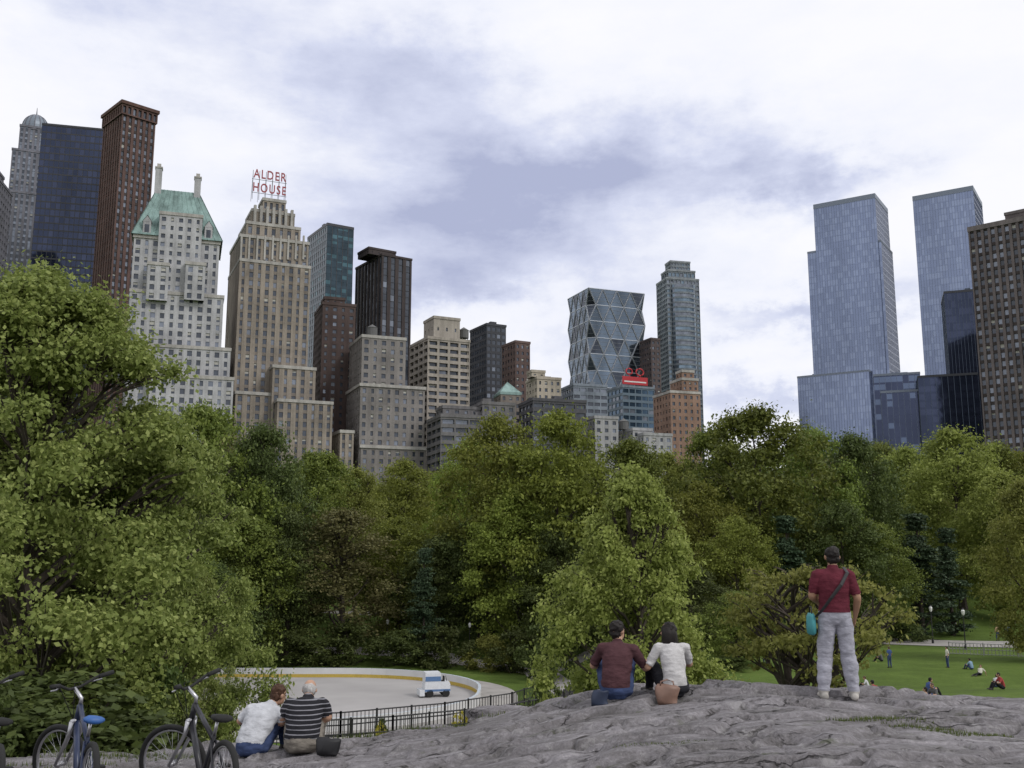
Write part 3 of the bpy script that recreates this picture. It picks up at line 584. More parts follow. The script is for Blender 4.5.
for i,px in enumerate(range(-120,1180,42)):
    pt=lerpt([(-120,430),(160,425),(230,425),(330,457),(440,468),(520,440),(600,455),(690,455),(760,430),(900,445),(1180,445)],px)+rt.uniform(2,16)
    tree('caeda'[i%5],px+rt.uniform(-12,12),pt,rt.uniform(215,270),rt.uniform(90,125))
for i,px in enumerate(range(-100,1180,60)):
    tree('ceacb'[(i*3)%5],px+rt.uniform(-18,18),lerpt([(0,480),(300,475),(400,495),(520,460),(620,475),(760,460),(900,470),(1100,465)],px)+rt.uniform(0,22),rt.uniform(160,195),rt.uniform(100,135))
for k,px,pt,Y,w_ in [('a',205,400,120,150),('c',262,422,128,130),('c',150,430,110,150),('a',318,448,140,115),('b',358,466,150,90),('e',405,458,165,100),
    ('e',495,412,130,140),('e',556,408,125,160),('a',628,436,130,125),('e',470,438,145,95),('b',668,450,140,100),
    ('a',752,402,120,165),('a',712,422,128,110),('a',812,425,128,120),('c',850,432,132,120),('b',905,445,150,100),('a',880,440,160,100),('b',950,426,140,130),('a',995,440,150,110),('e',1040,440,150,110),
    ('b',1022,478,92,110),('f',915,510,118,75),('f',945,525,122,60),('f',785,512,112,70),('e',700,480,112,120),('e',735,515,105,95),('c',840,500,112,110),('a',870,520,115,95),
    ('d',345,505,124,130),('c',290,510,122,110),('a',245,515,118,125),('e',400,515,132,110),('c',440,535,128,105),('c',480,515,128,105),('f',425,545,120,50),('e',515,490,122,115),('c',560,525,118,105),
    ('c',210,560,100,110),('a',180,540,95,120),('c',600,540,110,110),('c',650,560,100,105),('c',690,565,95,105),('a',735,590,88,90),('b',1000,470,130,110)]:
    tree(k,px,pt,Y,w_)
for px,pt,Y,w_,k in [(250,620,118,70,'s'),(300,625,117,80,'s'),(350,618,118,70,'s'),(400,626,118,70,'s'),(445,622,116,60,'s'),(490,632,114,60,'t'),(515,625,112,60,'s'),(545,615,105,70,'s'),(230,635,116,60,'s'),
    (545,668,66,60,'s'),(585,680,58,60,'s'),(620,660,60,80,'s'),(680,650,62,90,'s'),(640,690,40,60,'t'),(725,655,85,60,'s'),
    (860,610,112,60,'s'),(900,612,115,60,'s'),(820,615,108,70,'s'),(780,620,100,60,'s'),(740,615,100,60,'s'),(990,560,165,60,'s'),(1020,565,160,70,'s'),(960,575,160,60,'s'),(925,590,130,50,'s'),
    (382,716,73,14,'s'),(545,684,30,50,'t'),(556,690,22,60,'t')]:
    tree(k,px,pt,Y,w_)
L_fl=leafmat('yellow_blossom',(.4,.36,.04),(.55,.48,.08),.2); T['y']=tree_mesh('shrub_mesh_c',19,1.6,1.2,.1,18,2500,.12,L_fl,.05,'round',nlimb=4); NM['y']='flowering_shrub'
tree('y',462,705,74,24); tree('y',380,718,72,14)
T['n1']=tree_mesh('linden_mesh',31,12,3.9,1.2,210,90000,.135,L_br,.2,'ovoid',nlimb=110,cr=(.10,.19),sq=1.0); NM['n1']='linden_tree'
tree('n1',632,460,40,205)
T['n3']=tree_mesh('spreading_mesh',33,4.8,3.0,2.7,64,10500,.10,L_br,.17,'flat',nlimb=64,cr=(.09,.18),sq=.5,multi=3,inner=.4,loose=.12); NM['n3']='crabapple_tree'
tree('n3',800,546,22,240)
T['n2']=tree_mesh('plane_tree_mesh',35,12,5.2,.6,300,185000,.12,L_left,.26,'round',nlimb=150,cr=(.08,.17),sq=.85,loose=.25,wb=1.3); NM['n2']='plane_tree'
tree('n2',50,262,23,440); tree('n2',-150,300,27,400); tree('n2',140,410,26,260); tree('s',60,660,17,330); tree('s',190,705,19,130); tree('s',-20,660,15,200); tree('s',165,650,24,130);tree('n2',195,560,34,110)
# ---------------------------------------------------------------- rink
WB=simple('rink_board_white',(.6,.6,.6),.5,var=.08,scale=.5); YB=simple('rink_kick_yellow',(.5,.36,.07),.6); FL=simple('rink_floor',(.33,.318,.315),.85,var=.14,scale=.12); BLK=simple('iron_black',(.02,.02,.022),.5)
def rr_pts(cx,cy,hx,hy,r,n=14):
    P=[]
    for (sx,sy,a0) in ((1,1,0),(-1,1,90),(-1,-1,180),(1,-1,270)):
        for i in range(n+1):
            a=math.radians(a0+90*i/n); P.append((cx+sx*(hx-r)+r*math.cos(a),cy+sy*(hy-r)+r*math.sin(a)))
    return P
rk=empty('ice_rink'); P=rr_pts(-28.5,91,25.5,16.5,15); n=len(P); mb=MB()
mb.v=[(x,y,-10.93) for x,y in P]; mb.f=[tuple(range(n))]; mb.m=[0]; mb.obj('floor',[FL],rk)
P2=rr_pts(-28.5,91,25.75,16.75,15.25); mb=MB()
for i in range(n):
    j=(i+1)%n; a,b_,c,d=P[i],P[j],P2[j],P2[i]
    mb.quad((*a,-10.93),(*b_,-10.93),(*b_,-10.6),(*a,-10.6),1); mb.quad((*a,-10.6),(*b_,-10.6),(*b_,-10.0),(*a,-10.0),0); mb.quad((*d,-11.1),(*c,-11.1),(*c,-10.0),(*d,-10.0),0); mb.quad((*a,-10.0),(*b_,-10.0),(*c,-10.0),(*d,-10.0),2)
mb.obj('boards',[WB,YB,simple('board_cap',(.45,.5,.55),.5)],rk)
P3=rr_pts(-28.5,91,29,20,17); mb=MB()
for i in range(n):
    j=(i+1)%n; mb.quad((*P2[i],-10.94),(*P2[j],-10.94),(*P3[j],-10.94),(*P3[i],-10.94),0)
mb.obj('concourse',[PAVE],rk)
def fence(name,pts,h,gap,mat,zf=terr,rail=.03,post=.035,pick=.012,poste=2.4):
    mb=MB()
    for (a,b_) in zip(pts,pts[1:]):
        L=math.dist(a,b_); k=max(1,int(L/gap)); npost=max(1,int(L/poste)); 
        for i in range(k+1):
            f=i/k; x=a[0]+(b_[0]-a[0])*f; y=a[1]+(b_[1]-a[1])*f; z=zf(x,y); mb.box(x-pick,x+pick,y-pick,y+pick,z+.05,z+h,0)
        for i in range(npost+1):
            f=i/npost; x=a[0]+(b_[0]-a[0])*f; y=a[1]+(b_[1]-a[1])*f; z=zf(x,y); mb.box(x-post,x+post,y-post,y+post,z-.1,z+h+.1,0)
            if i<npost:
                f2=(i+1)/npost; x2=a[0]+(b_[0]-a[0])*f2; y2=a[1]+(b_[1]-a[1])*f2; z2=zf(x2,y2)
                for hh in (.12,h*.5,h): mb.tube([(x,y,z+hh),(x2,y2,z2+hh)],[rail,rail],4,0)
    mb.obj(name,[mat])
fence('iron_fence',[(-20,71),(-12,73),(-5,77.5),(0,83),(3,90)],1.7,.3,BLK,rail=.05,post=.07,pick=.025)
fence('iron_fence',[(-16,67),(-8,70),(-1,74.5),(3.5,80),(6,90)],1.9,.3,BLK,rail=.05,post=.07,pick=.025)
fence('iron_fence',[(6,90),(9,76),(12,66)],1.2,.3,BLK)
GF=simple('fence_grey',(.3,.3,.3),.5,metal=.3); fence('lawn_fence',[(42,99),(50,95),(60,90),(75,88)],1.1,.3,GF,pick=.02)
ir=empty('ice_resurfacer',(-6.9,93.5,-10.93),.25); ir.scale=(.92,.92,.92); mb=MB(); 
WH=simple('white_paint',(.62,.64,.67),.4,var=.08); BU=simple('blue_paint',(.1,.18,.34),.4); TY=simple('tyre',(.02,.02,.02),.9)
mb.box(-1.2,1.3,-.9,.9,.5,1.25,0); mb.box(-1.15,.4,-.85,.85,1.253,2.2,0); mb.box(-1.1,.35,-.8,.8,2.203,2.32,0); mb.box(.42,1.25,-.85,.85,1.253,1.4,0); mb.box(.75,.85,-.3,.3,1.4,1.9,2); mb.box(.5,.8,-.3,.3,1.4,1.5,2); mb.tube([(1.1,0,1.4),(1.0,0,1.9)],[.03,.03],6,2); mb.box(-1.7,-1.22,-1.0,1.0,.15,.7,0); mb.box(-1.15,.38,-.87,-.852,1.5,1.95,1); mb.box(-1.21,1.31,-.92,-.902,.55,.75,1)
for x in (-.7,.9):
    for y in (-.92,.7): mb.tube([(x,y,.36),(x,y+.24,.36)],[.36,.36],16,2)
mb.obj('body_and_wheels',[WH,BU,TY],ir)
stn=wm('park_stone',(.24,.22,.2)); mb=MB(); 
for i in range(24):
    x=52+i*2.2; mb.box(x,x+2.18,160,160.6,terr(x,160)-1,terr(x,160)+1.0+.06*(i%2),0)
mb.box(52,105,159.9,160.7,terr(70,160)+1.1,terr(70,160)+1.3,0); mb.obj('stone_wall',[stn])
LM=simple('lamp_glass',(.7,.7,.68),.3)
def lamp(px,Y):
    x=ratio(px,600)[0]*Y; mb=MB(); mb.tube([(0,0,0),(0,0,.4),(0,0,.5),(0,0,3.4)],[.14,.12,.06,.045],8,0); mb.tube([(0,0,3.4),(0,0,3.5),(0,0,3.85),(0,0,4.0)],[.08,.14,.2,.06],8,1); mb.tube([(0,0,4.0),(0,0,4.15)],[.14,.02],8,0)
    o=mb.obj('park_lamp',[BLK,LM]); o.location=(x,Y,terr(x,Y))
for px,Y in ((930,112),(962,104),(470,122),(388,124)): lamp(px,Y)
# ---------------------------------------------------------------- people
SK=simple('skin',(.42,.25,.17),.55,var=.08); SK2=simple('skin_tan',(.33,.19,.12),.55,var=.08)
def cloth(name,col,stripe=None):
    m,t,p,o=newmat(name); tc=t.new('ShaderNodeTexCoord'); ob=tc.outputs['Object']; n=t.noise(ob,9,4); 
    c=t.ramp(n,[(.3,tuple(x*.8 for x in col)),(.7,tuple(min(1,x*1.15) for x in col))])
    if stripe:
        sp=t.new('ShaderNodeSeparateXYZ'); t.link(ob,sp.inputs[0]); f=t.math('FRACT',t.math('MULTIPLY',sp.outputs[2],1/.05)); c=t.mix(t.math('LESS_THAN',f,.22),c,stripe)
    t.link(c,p.inputs['Base Color']); setp(p,Roughness=.9); p.inputs['Specular IOR Level'].default_value=.15
    b=t.new('ShaderNodeBump'); b.inputs['Strength'].default_value=.7; b.inputs['Distance'].default_value=.025; t.link(t.noise(t.mapping(ob,(1,1,2.2)),10,4),b.inputs['Height']); t.link(b.outputs[0],p.inputs['Normal'])
    return m
BASE=dict(pel=(0,0,.93),wa=(0,.0,1.08),ch=(0,.0,1.3),nb=(0,-.01,1.46),hd=(0,.02,1.62),shL=(-.18,0,1.42),shR=(.18,0,1.42),elL=(-.25,-.03,1.14),elR=(.25,-.03,1.14),wrL=(-.26,.08,.9),wrR=(.26,.08,.9),
 hiL=(-.09,0,.92),hiR=(.09,0,.92),knL=(-.12,.02,.5),knR=(.12,.02,.5),anL=(-.13,-.02,.08),anR=(.13,-.02,.08))
SIT=dict(pel=(0,0,.13),wa=(0,.0,.27),ch=(0,.07,.48),nb=(0,.13,.64),hd=(0,.2,.79),shL=(-.18,.1,.6),shR=(.18,.1,.6),elL=(-.27,.24,.38),elR=(.27,.24,.38),wrL=(-.17,.44,.42),wrR=(.17,.44,.42),
 hiL=(-.09,.03,.12),hiR=(.09,.03,.12),knL=(-.17,.42,.42),knR=(.17,.42,.42),anL=(-.14,.62,.08),anR=(.14,.62,.08))
def person(name,loc,rz,pose,skin,shirt,pants,shoe,hair,voxel=.013,bulk=1.0,sleeve=.85,long=False,headyaw=0,headpitch=0,hairlen=0,bald=False,scale=1.0,hands=True,fem=False,lb=1.0):
    root=empty(name,loc,rz); root.scale=(scale,)*3
    J={k:Vector(v) for k,v in pose.items()}; mb=MB(); B=bulk; segs=[]
    sw=.93 if fem else 1
    for k in ('shL','shR'): J[k].x*=sw
    X=(J['shR']-J['shL']).normalized()
    up=(J['nb']-J['ch']).normalized()
    mb.tube([J['pel']+(J['pel']-J['wa']).normalized()*.09,J['pel'],J['wa'],J['ch'],J['ch'].lerp(J['nb'],.55),J['nb'],J['nb']+up*.03],[(.1*B,.08*B),(.165*B,.12*B),(.15*B*(.9 if fem else 1),.112*B),(.168*B*sw,.118*B),(.165*sw*B,.1*B),(.08,.066),(.052,.052)],18,lat=X)
    segs+=[('torso',J['pel'],J['wa'],.14*B,.13*B,0,.3),('torso',J['wa'],J['ch'],.13*B,.14*B,.3,.7),('torso',J['ch'],J['nb'],.14*B,.08,.7,1)]
    def limb(lab,a,b,ra,rb,rm=None):
        a=J[a] if isinstance(a,str) else a; b=J[b] if isinstance(b,str) else b; d=(b-a).normalized()
        mb.tube([a-d*ra*.6,a-d*ra*.3,a,a.lerp(b,.35),b,b+d*rb*.35,b+d*rb*.65],[ra*.35,ra*.8,ra,(rm or (ra*.6+rb*.4)),rb,rb*.8,rb*.35],12); segs.append((lab,a,b,ra,rb,0,1))
    for s_ in 'LR':
        limb('uarm','sh'+s_,'el'+s_,.054*B,.042*B,.053*B); limb('farm','el'+s_,'wr'+s_,.041*B,.027,.04*B)
        mb.tube([J['nb'].lerp(J['sh'+s_],.1)-up*.01,J['nb'].lerp(J['sh'+s_],.6)-up*.012,J['sh'+s_]],[.045,.048,.05*B],10)
        limb('leg','hi'+s_,'kn'+s_,.092*B,.062*B*lb,.087*B); limb('shin','kn'+s_,'an'+s_,.062*B*lb,.047*lb,.064*B*lb)
        an=J['an'+s_]; fd=Vector(((-.15 if s_=='L' else .15),1,0)).normalized()
        tz=an+Vector((0,0,-.045)) ; mb.tube([tz-fd*.07,tz-fd*.05,tz+fd*.05,tz+fd*.14,tz+fd*.19],[(.03,.03),(.042,.04),(.046,.038),(.048,.03),(.03,.018)],12,lat=(1,0,0)); segs.append(('foot',tz-fd*.06,tz+fd*.18,.042,.04,0,1))
    hd=J['hd']; HR=Matrix.Rotation(headyaw,3,'Z')@Matrix.Rotation(headpitch,3,'X')
    mb.tube([J['nb']-up*.03,J['nb'].lerp(hd,.6)],[.06,.053],12); segs.append(('neck',J['nb'],J['nb'].lerp(hd,.5),.06,.053,0,1))
    mb.ell(hd+HR@Vector((0,-.008,.025)),(.077,.095,.098),R=HR); mb.ell(hd+HR@Vector((0,.03,-.045)),(.056,.062,.07),R=HR)
    mb.tube([hd+HR@Vector((0,.085,.02)),hd+HR@Vector((0,.112,-.02)),hd+HR@Vector((0,.09,-.03))],[.01,.017,.012],8)
    for sx in (-1,1): mb.ell(hd+HR@Vector((sx*.083,-.005,-.005)),(.014,.02,.034),R=HR,seg=8,rg=6)
    mb.ell(hd+HR@Vector((0,.088,-.058)),(.024,.012,.009),R=HR,seg=8,rg=6)
    segs.append(('head',hd-Vector((0,0,.04)),hd+Vector((0,0,.05)),.09,.09,0,1))
    fing=MB()
    for s_ in 'LR':
        wv=J['wr'+s_]; d=(wv-J['el'+s_]).normalized(); sd=-1 if s_=='L' else 1
        lat=Vector((0,1,0)) if abs(d.z)>.7 else Vector((1,0,0)); lat=(lat-d*lat.dot(d)).normalized(); nrm=d.cross(lat)
        if nrm.dot(Vector((-sd,0,-.5)))<0: nrm=-nrm
        mb.tube([wv-d*.02,wv+d*.02,wv+d*.06,wv+d*.09],[(.024,.019),(.034,.018),(.04,.017),(.036,.013)],10,lat=lat); segs.append(('hand',wv,wv+d*.09,.03,.03,0,1))
        if hands:
            for k in range(4):
                o=wv+d*.08+lat*((k-1.5)*.019); L=(.062,.072,.076,.068)[k] if lat.dot(Vector((0,1,0)))>0 else (.068,.076,.072,.062)[k]
                p1=o+(d*.9+nrm*.2)*L*.5; p2=p1+(d*.6+nrm*.7)*L*.35; p3=p2+(d*.2+nrm*.9)*L*.25; fing.tube([o-d*.02,o,p1,p2,p3],[.009,.009,.0085,.008,.006],8)
            tdir=Vector((0,1,0)) if abs(d.z)>.7 else Vector((-sd,0,0)); tdir=(tdir-d*tdir.dot(d)).normalized()
            o=wv+d*.035+tdir*.025; p1=o+(d*.6+tdir*.7).normalized()*.035; p2=p1+(d*.85+tdir*.2+nrm*.3).normalized()*.03; fing.tube([o-tdir*.015,o,p1,p2],[.011,.011,.0095,.007],8)
    me=mb.mesh('tmp',[]); ob=bpy.data.objects.new('tmp',me); scene.collection.objects.link(ob)
    r=ob.modifiers.new('r','REMESH'); r.mode='VOXEL'; r.voxel_size=voxel; r.use_smooth_shade=True
    s2=ob.modifiers.new('s','SMOOTH'); s2.factor=.5; s2.iterations=4 if voxel<.02 else 1
    dg=bpy.context.evaluated_depsgraph_get(); me2=bpy.data.meshes.new_from_object(ob.evaluated_get(dg)); bpy.data.objects.remove(ob)
    me2.materials.clear()
    for m_ in (skin,shirt,pants,shoe): me2.materials.append(m_)
    nv=len(me2.vertices); co=np.empty(nv*3); me2.vertices.foreach_get('co',co); co=co.reshape(-1,3)
    no=np.empty(nv*3); me2.vertices.foreach_get('normal',no); no=no.reshape(-1,3)
    def classify(P):
        best=np.full(len(P),9.); lab=np.zeros(len(P),int)
        for l,a,b_,ra,rb,t0,t1 in segs:
            a=np.array(a); b_=np.array(b_); d=b_-a; tt=np.clip(((P-a)@d)/(d@d),0,1); q=np.linalg.norm(P-a-tt[:,None]*d,axis=1)-(ra+(rb-ra)*tt)
            T_=t0+(t1-t0)*tt
            if l=='torso': mt=np.where(T_<.1,2,1)
            elif l=='uarm': mt=np.where(tt<sleeve,1,0) if not long else np.ones(len(P),int)
            elif l=='farm': mt=np.zeros(len(P),int) if not long else np.where(tt<.93,1,0)
            elif l=='leg': mt=np.full(len(P),2)
            elif l=='shin': mt=np.where(tt<.97,2,3)
            elif l=='foot': mt=np.full(len(P),3)
            elif l=='neck': mt=np.where(tt<.12,1,0)
            else: mt=np.zeros(len(P),int)
            k=q<best; best[k]=q[k]; lab[k]=mt[k]
        return lab
    lv=classify(co); infl=np.array([0,.010,.006,.004])[lv]
    if voxel<.02:
        nz=np.array([noise.fractal(Vector((p[0]*7,p[1]*7,p[2]*11)),1,2,3) for p in co])*np.array([0,.012,.014,0])[lv]; infl=infl+nz
    co=co+no*infl[:,None]; me2.vertices.foreach_set('co',co.ravel())
    nf=len(me2.polygons); fc=np.empty(nf*3); me2.polygons.foreach_get('center',fc); me2.polygons.foreach_set('material_index',classify(fc.reshape(-1,3)).astype(np.int32)); me2.polygons.foreach_set('use_smooth',[True]*nf); me2.update()
    me2.name='body'; link(bpy.data.objects.new('body',me2),root)
    if hands: fing.obj('fingers',[skin],root,smooth=True)
    h=MB()
    if bald:
        h.ell(hd+HR@Vector((0,-.022,.005)),(.083,.09,.085),R=HR,seg=24,rg=16)
    else:
        h.ell(hd+HR@Vector((0,-.018,.036)),(.084,.093,.092),R=HR,seg=40,rg=28)
        h.ell(hd+HR@Vector((0,-.04,-.02)),(.073,.062,.075),R=HR,seg=30,rg=20)
    if hairlen: h.tube([hd+Vector((0,-.03,.06)),hd+Vector((0,-.055,-.03)),hd+Vector((0,-.07,-.03-hairlen*.5)),hd+Vector((0,-.07,-.03-hairlen))],[(.085,.07),(.098,.065),(.1,.05),(.07,.02)],24,lat=(1,0,0))
    h.v=[tuple(Vector(v)*1+Vector((noise.noise(Vector(v)*30),noise.noise(Vector(v)*31+Vector((5,0,0))),noise.noise(Vector(v)*29+Vector((0,9,0)))))*.014+Vector((noise.noise(Vector(v)*80),noise.noise(Vector(v)*83),0))*.008) for v in h.v]
    h.obj('hair',[hair],root,smooth=True)
    e=MB()
    for sx in (-1,1): e.ell(hd+HR@Vector((sx*.03,.083,.012)),(.012,.008,.007),R=HR,seg=8,rg=6)
    e.obj('eyes',[simple('eye',(.05,.03,.02),.2) if 'eye' not in bpy.data.materials else bpy.data.materials['eye']],root)
    return root
HB=simple('hair_dark',(.014,.011,.01),.6,var=.4,scale=60,spec=.25); HBr=simple('hair_brown',(.07,.035,.018),.5,var=.4,scale=60); HG=simple('hair_grey',(.38,.37,.36),.6,var=.3,scale=60)
SHO=simple('shoe_dark',(.04,.035,.03),.6); SHW=simple('shoe_light',(.4,.38,.35),.7); DEN=cloth('denim',(.045,.065,.14)); 
def zr_(x,y,d=0):
    zs=sorted(rockz(x+a,y+b_) for a in (-.12,0,.12) for b_ in (-.08,0,.1)); return zs[6]+d
x0,y0=3.78,12.0; z0=(rockz(x0-.15,y0)+rockz(x0+.15,y0))/2
P1=dict(BASE); P1.update(hiL=(-.09,0,.9),hiR=(.09,0,.9),anL=(-.17,.0,.08),anR=(.17,-.03,.08),knL=(-.13,.04,.48),knR=(.13,.02,.48),elL=(-.25,.0,1.16),wrL=(-.14,.22,1.08),elR=(.26,-.04,1.14),wrR=(.25,.1,.92),hd=(.01,.03,1.62))
pm=person('standing_man',(x0,y0,z0),-.12,P1,SK2,cloth('maroon_cotton',(.11,.022,.034)),cloth('light_grey_trousers',(.35,.35,.4)),SHW,HB,bulk=1.1,sleeve=.85,lb=1.22)
mb=MB(); pts=[(.13,.02,1.5),(.15,-.1,1.44),(.06,-.165,1.3),(-.06,-.165,1.15),(-.17,-.13,1.0),(-.23,-.02,.92)]
mb.tube(pts,[(.02,.004)]*6,8,0); mb.obj('bag_strap',[BLK],pm)
mb=MB(); mb.tube([(-.27,.02,.97),(-.27,.02,.93),(-.27,.02,.8),(-.27,.02,.74),(-.27,.02,.72)],[(.03,.08),(.05,.11),(.055,.12),(.05,.11),(.03,.08)],14,0,lat=(1,0,0)); mb.tube([(-.27,-.06,.95),(-.27,-.04,1.04),(-.27,.08,1.04),(-.27,.1,.95)],[.008]*4,6,1); mb.obj('shoulder_bag',[simple('teal_nylon',(.05,.24,.26),.6),BLK],pm,smooth=True)
x0,y0=1.2,11.95; PS=dict(SIT); PS.update(ch=(.02,.07,.48),nb=(.03,.13,.64),hd=(.03,.17,.79),shL=(-.15,.1,.6),shR=(.2,.1,.59),elR=(.35,.2,.36),wrR=(.26,.42,.42))
person('seated_man',(x0,y0,zr_(x0,y0,-.03)),-.1,PS,SK,cloth('plum_cotton',(.075,.035,.04)),DEN,SHO,HB,bulk=1.02,headyaw=-.7)
x0,y0=1.88,11.95; PS=dict(SIT); PS.update(hd=(-.02,.16,.77),nb=(0,.1,.62),elL=(-.3,.12,.36),wrL=(-.24,.36,.4))
pw=person('seated_woman',(x0,y0,zr_(x0,y0,-.03)),.15,PS,SK,cloth('white_cotton',(.5,.49,.49)),cloth('black_cotton',(.02,.02,.025)),SHO,HB,bulk=.93,headyaw=.6,hairlen=.16,fem=True,scale=.97)
def bag(name,x,y,w_,h_,d_,mat,handle=True,rz=0):
    z=zr_(x,y,-.01); root=empty(name,(x,y,z),rz); mb=MB()
    mb.tube([(0,0,0),(0,0,.03),(0,0,h_*.4),(0,0,h_*.85),(0,0,h_)],[(w_*.4,d_*.4),(w_*.5,d_*.5),(w_*.52,d_*.5),(w_*.44,d_*.32),(w_*.36,d_*.1)],20,lat=(1,0,0))
    mb.v=[tuple(Vector(v)+Vector((noise.noise(Vector(v)*9),noise.noise(Vector(v)*9+Vector((3,3,3))),noise.noise(Vector(v)*12)*.6))*.05) for v in mb.v]
    mb.obj('bag_body',[mat],root,smooth=True)
    if handle:
        mb=MB(); mb.tube([(-w_*.3,0,h_*.9),(-w_*.25,0,h_*1.2),(0,0,h_*1.3),(w_*.25,0,h_*1.2),(w_*.3,0,h_*.9)],[.009]*5,8); mb.obj('bag_handle',[mat],root,smooth=True)
bag('handbag',1.75,11.7,.27,.2,.14,simple('tan_leather',(.2,.12,.09),.5)); bag('day_bag',1.0,11.8,.2,.16,.12,simple('navy_nylon',(.02,.03,.06),.6),False); bag('backpack',-2.08,11.85,.3,.18,.2,simple('black_nylon',(.012,.012,.014),.6),False)
x0,y0=-3.02,12.1; PS=dict(SIT); PS.update(wa=(0,.04,.26),ch=(.04,.16,.44),nb=(.1,.27,.56),hd=(.16,.36,.68),shL=(-.1,.22,.54),shR=(.26,.22,.5))
person('seated_woman',(x0,y0,zr_(x0,y0,-.03)),-.2,PS,SK,cloth('white_tee',(.48,.49,.52)),DEN,SHO,simple('hair_auburn',(.06,.03,.018),.6,var=.4,scale=60,spec=.2),bulk=1.1,headyaw=-.5,headpitch=-.3)
x0,y0=-2.42,12.05; PS=dict(SIT); PS.update(wa=(0,.04,.27),ch=(0,.17,.46),nb=(.02,.3,.58),hd=(.03,.42,.68),shL=(-.18,.24,.55),shR=(.21,.24,.55))
person('seated_man',(x0,y0,zr_(x0,y0,-.03)),.1,PS,SK,cloth('striped_knit',(.018,.018,.022),(.2,.2,.22)),cloth('beige_trousers',(.2,.18,.155)),SHW,HG,bulk=1.25,headpitch=-.5,bald=True,headyaw=-.2)
LIE=dict(SIT); LIE.update(wa=(0,-.06,.24),ch=(0,-.14,.4),nb=(0,-.2,.54),hd=(0,-.18,.7),shL=(-.18,-.18,.5),shR=(.18,-.18,.5),elL=(-.3,-.3,.3),elR=(.3,-.3,.3),wrL=(-.3,-.4,.06),wrR=(.3,-.4,.06),knL=(-.12,.45,.25),knR=(.12,.42,.12),anL=(-.12,.75,.08),anR=(.12,.85,.08))
cols=[(.5,.5,.52),(.3,.05,.05),(.05,.08,.2),(.1,.1,.1),(.45,.3,.2),(.2,.3,.4),(.6,.58,.5)]
for i,(px,py,pose,rz) in enumerate([(868,690,'s',1.2),(876,700,'s',.4),(928,697,'s',-1.4),(936,703,'s',2),(922,706,'l',1),(972,670,'s',.5),(980,676,'l',2.2),(996,688,'s',-1),(1003,690,'s',1.5),(890,668,'b',.4),(882,662,'s',1),(998,641,'b',.2),(1009,641,'b',-.3),(948,668,'b',1.5),(955,634,'b',2),(765,664,'b',.5),(408,610,'b',0),(416,611,'b',1)]):
    a,bz=ratio(px,py); Y=30
    for _ in range(400):
        if EYE+bz*Y<=terr(a*Y,Y): break
        Y+=.4
    c1=cols[i%7]; nm={'s':'seated_person','l':'reclining_person','b':'standing_person'}[pose]
    mt=bpy.data.materials.get('lawn_shirt_%d'%(i%7)) or cloth('lawn_shirt_%d'%(i%7),c1)
    person(nm,(a*Y,Y,terr(a*Y,Y)),rz,{'s':SIT,'l':LIE,'b':BASE}[pose],SK,mt,DEN if i%2 else bpy.data.materials['black_cotton'],SHO,HB if i%3 else HBr,voxel=.03,hands=False)
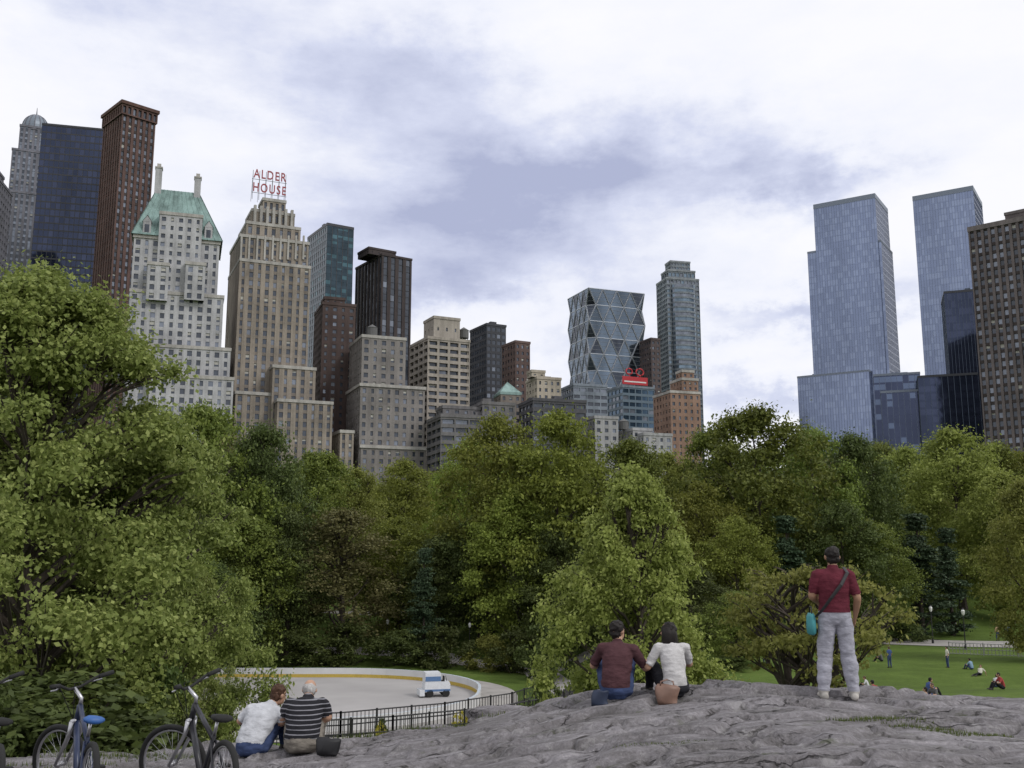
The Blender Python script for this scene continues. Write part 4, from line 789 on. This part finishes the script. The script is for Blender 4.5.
# ---------------------------------------------------------------- bicycles
ALU=simple('aluminium',(.5,.5,.52),.35,metal=.9,var=.05); RUB=simple('rubber',(.015,.015,.015),.85)
def bike(x,y,rz,frame,lean,seat=RUB,steer=.35,grip=None):
    z=min(rockz(x,y),rockz(x+1.06*math.cos(rz),y+1.06*math.sin(rz)))+.03; root=empty('bicycle',(x,y,z)); root.rotation_euler=(lean,0,rz)
    fm=MB(); m=fm; T_=lambda a,b_,r,mi=0,s=10: m.tube([a,b_],[r,r],s,mi)
    ra=Vector((0,0,.33)); fa=Vector((1.06,0,.33)); bb=Vector((.43,0,.29)); stp=Vector((.29,0,.66)); ht=Vector((.83,0,.84)); hb=Vector((.87,0,.71))
    T_(bb,stp,.019); T_(stp-Vector((0,0,.03)),ht,.021); T_(bb,hb,.026); T_(ht,hb,.026)
    for s_ in (-1,1):
        o=Vector((0,s_*.06,0)); T_(ra+o,bb+o*.6,.012); T_(ra+o,stp+o*.3-Vector((0,0,.04)),.011)
    T_(stp,Vector((.26,0,.78)),.014,1)
    st_=Matrix.Translation(hb)@Matrix.Rotation(steer,4,(ht-hb).normalized())@Matrix.Translation(-hb)
    k0=len(m.v)
    for s_ in (-1,1):
        o=Vector((0,s_*.06,0)); m.tube([hb+o*.9,hb+o+Vector((.02,0,-.1)),fa+o],[.02,.018,.012],8,1)
    T_(hb+Vector((0,-.06,0)),hb+Vector((0,.06,0)),.02,1)
    m.tube([ht,ht+Vector((-.012,0,.06)),ht+Vector((.07,0,.14))],[.018,.018,.016],8,1)
    hc=ht+Vector((.07,0,.14)); m.tube([hc+Vector((-.1,-.31,.08)),hc+Vector((-.05,-.2,.06)),hc+Vector((0,-.06,0)),hc+Vector((0,.06,0)),hc+Vector((-.05,.2,.06)),hc+Vector((-.1,.31,.08))],[.013]*6,8,2)
    for s_ in (-1,1):
        m.tube([hc+Vector((-.06,s_*.21,.062)),hc+Vector((-.105,s_*.33,.082))],[.019,.019],10,2); m.tube([hc+Vector((-.04,s_*.18,.055)),hc+Vector((.0,s_*.19,.02)),hc+Vector((-.03,s_*.27,.03))],[.007]*3,6,1)
        m.tube([hc+Vector((-.03,s_*.16,.04)),hc+Vector((.09,s_*.08,.02)),hb+Vector((.04,0,0))],[.004]*3,5,2)
    m.v[k0:]=[tuple(st_@Vector(v)) for v in m.v[k0:]]
    for s_ in (-1,1):
        cr=Vector((.17*math.cos(.9),0,-.17*math.sin(.9)))*s_; m.tube([bb+Vector((0,s_*.07,0)),bb+Vector((0,s_*.08,0))+cr],[.012,.01],6,1); pd=bb+cr+Vector((0,s_*.13,0)); m.box(pd.x-.045,pd.x+.045,pd.y-.045,pd.y+.045,pd.z-.012,pd.z+.012,2)
    m.tube([bb+Vector((0,-.055,0)),bb+Vector((0,-.05,0))],[.09,.09],24,1)
    m.tube([(.10,0,.80),(.14,0,.81),(.21,0,.805),(.29,0,.80),(.37,0,.795),(.39,0,.79)],[(.05,.02),(.085,.034),(.075,.032),(.038,.028),(.022,.022),(.01,.012)],14,3,lat=(0,1,0))
    fm.obj('frame',[frame,ALU,RUB,seat],root,smooth=True)
    for nm,c in (('rear_wheel',ra),('front_wheel',fa)):
        w_=MB()
        for (R_,r_,mi) in ((.31,.026,0),(.285,.012,1)):
            N1,N2=40,8; b0=len(w_.v)
            for i in range(N1):
                a=2*math.pi*i/N1
                for k in range(N2):
                    q=2*math.pi*k/N2; w_.v.append((c.x+(R_+r_*math.cos(q))*math.cos(a),r_*math.sin(q),c.z+(R_+r_*math.cos(q))*math.sin(a)))
            for i in range(N1):
                for k in range(N2): w_.f.append((b0+i*N2+k,b0+((i+1)%N1)*N2+k,b0+((i+1)%N1)*N2+(k+1)%N2,b0+i*N2+(k+1)%N2)); w_.m.append(mi)
        for i in range(28):
            a=2*math.pi*i/28; s_=.03 if i%2 else -.03; w_.tube([(c.x+.02*math.cos(a+1),s_,c.z+.02*math.sin(a+1)),(c.x+.28*math.cos(a),0,c.z+.28*math.sin(a))],[.0016,.0016],4,1)
        w_.tube([(c.x,-.05,c.z),(c.x,.05,c.z)],[.022,.022],10,1)
        if nm=='front_wheel': w_.v=[tuple(st_@Vector(v)) for v in w_.v]
        w_.obj(nm,[RUB,ALU],root,smooth=True)
    return root
blkp=simple('black_paint',(.02,.02,.025),.35); silp=simple('silver_paint',(.36,.37,.4),.35,metal=.4); blup=simple('dark_blue_frame',(.02,.03,.07),.35); bseat=simple('blue_saddle',(.03,.1,.3),.5)
def bikeat(px,Y,ang,frame,lean,seat=RUB,steer=.35):
    fx=(px-512)/F*Y*1.05; h=math.radians(ang); x=fx-1.06*math.cos(h); y=Y-1.06*math.sin(h); bike(x,y,h,frame,lean,seat,steer)
bikeat(205,9.1,126,blkp,.1,steer=.7); bikeat(103,9.1,122,blup,.1,bseat,.6); bikeat(22,9.1,124,silp,.1,steer=.7)
print('done',len(bpy.data.objects))
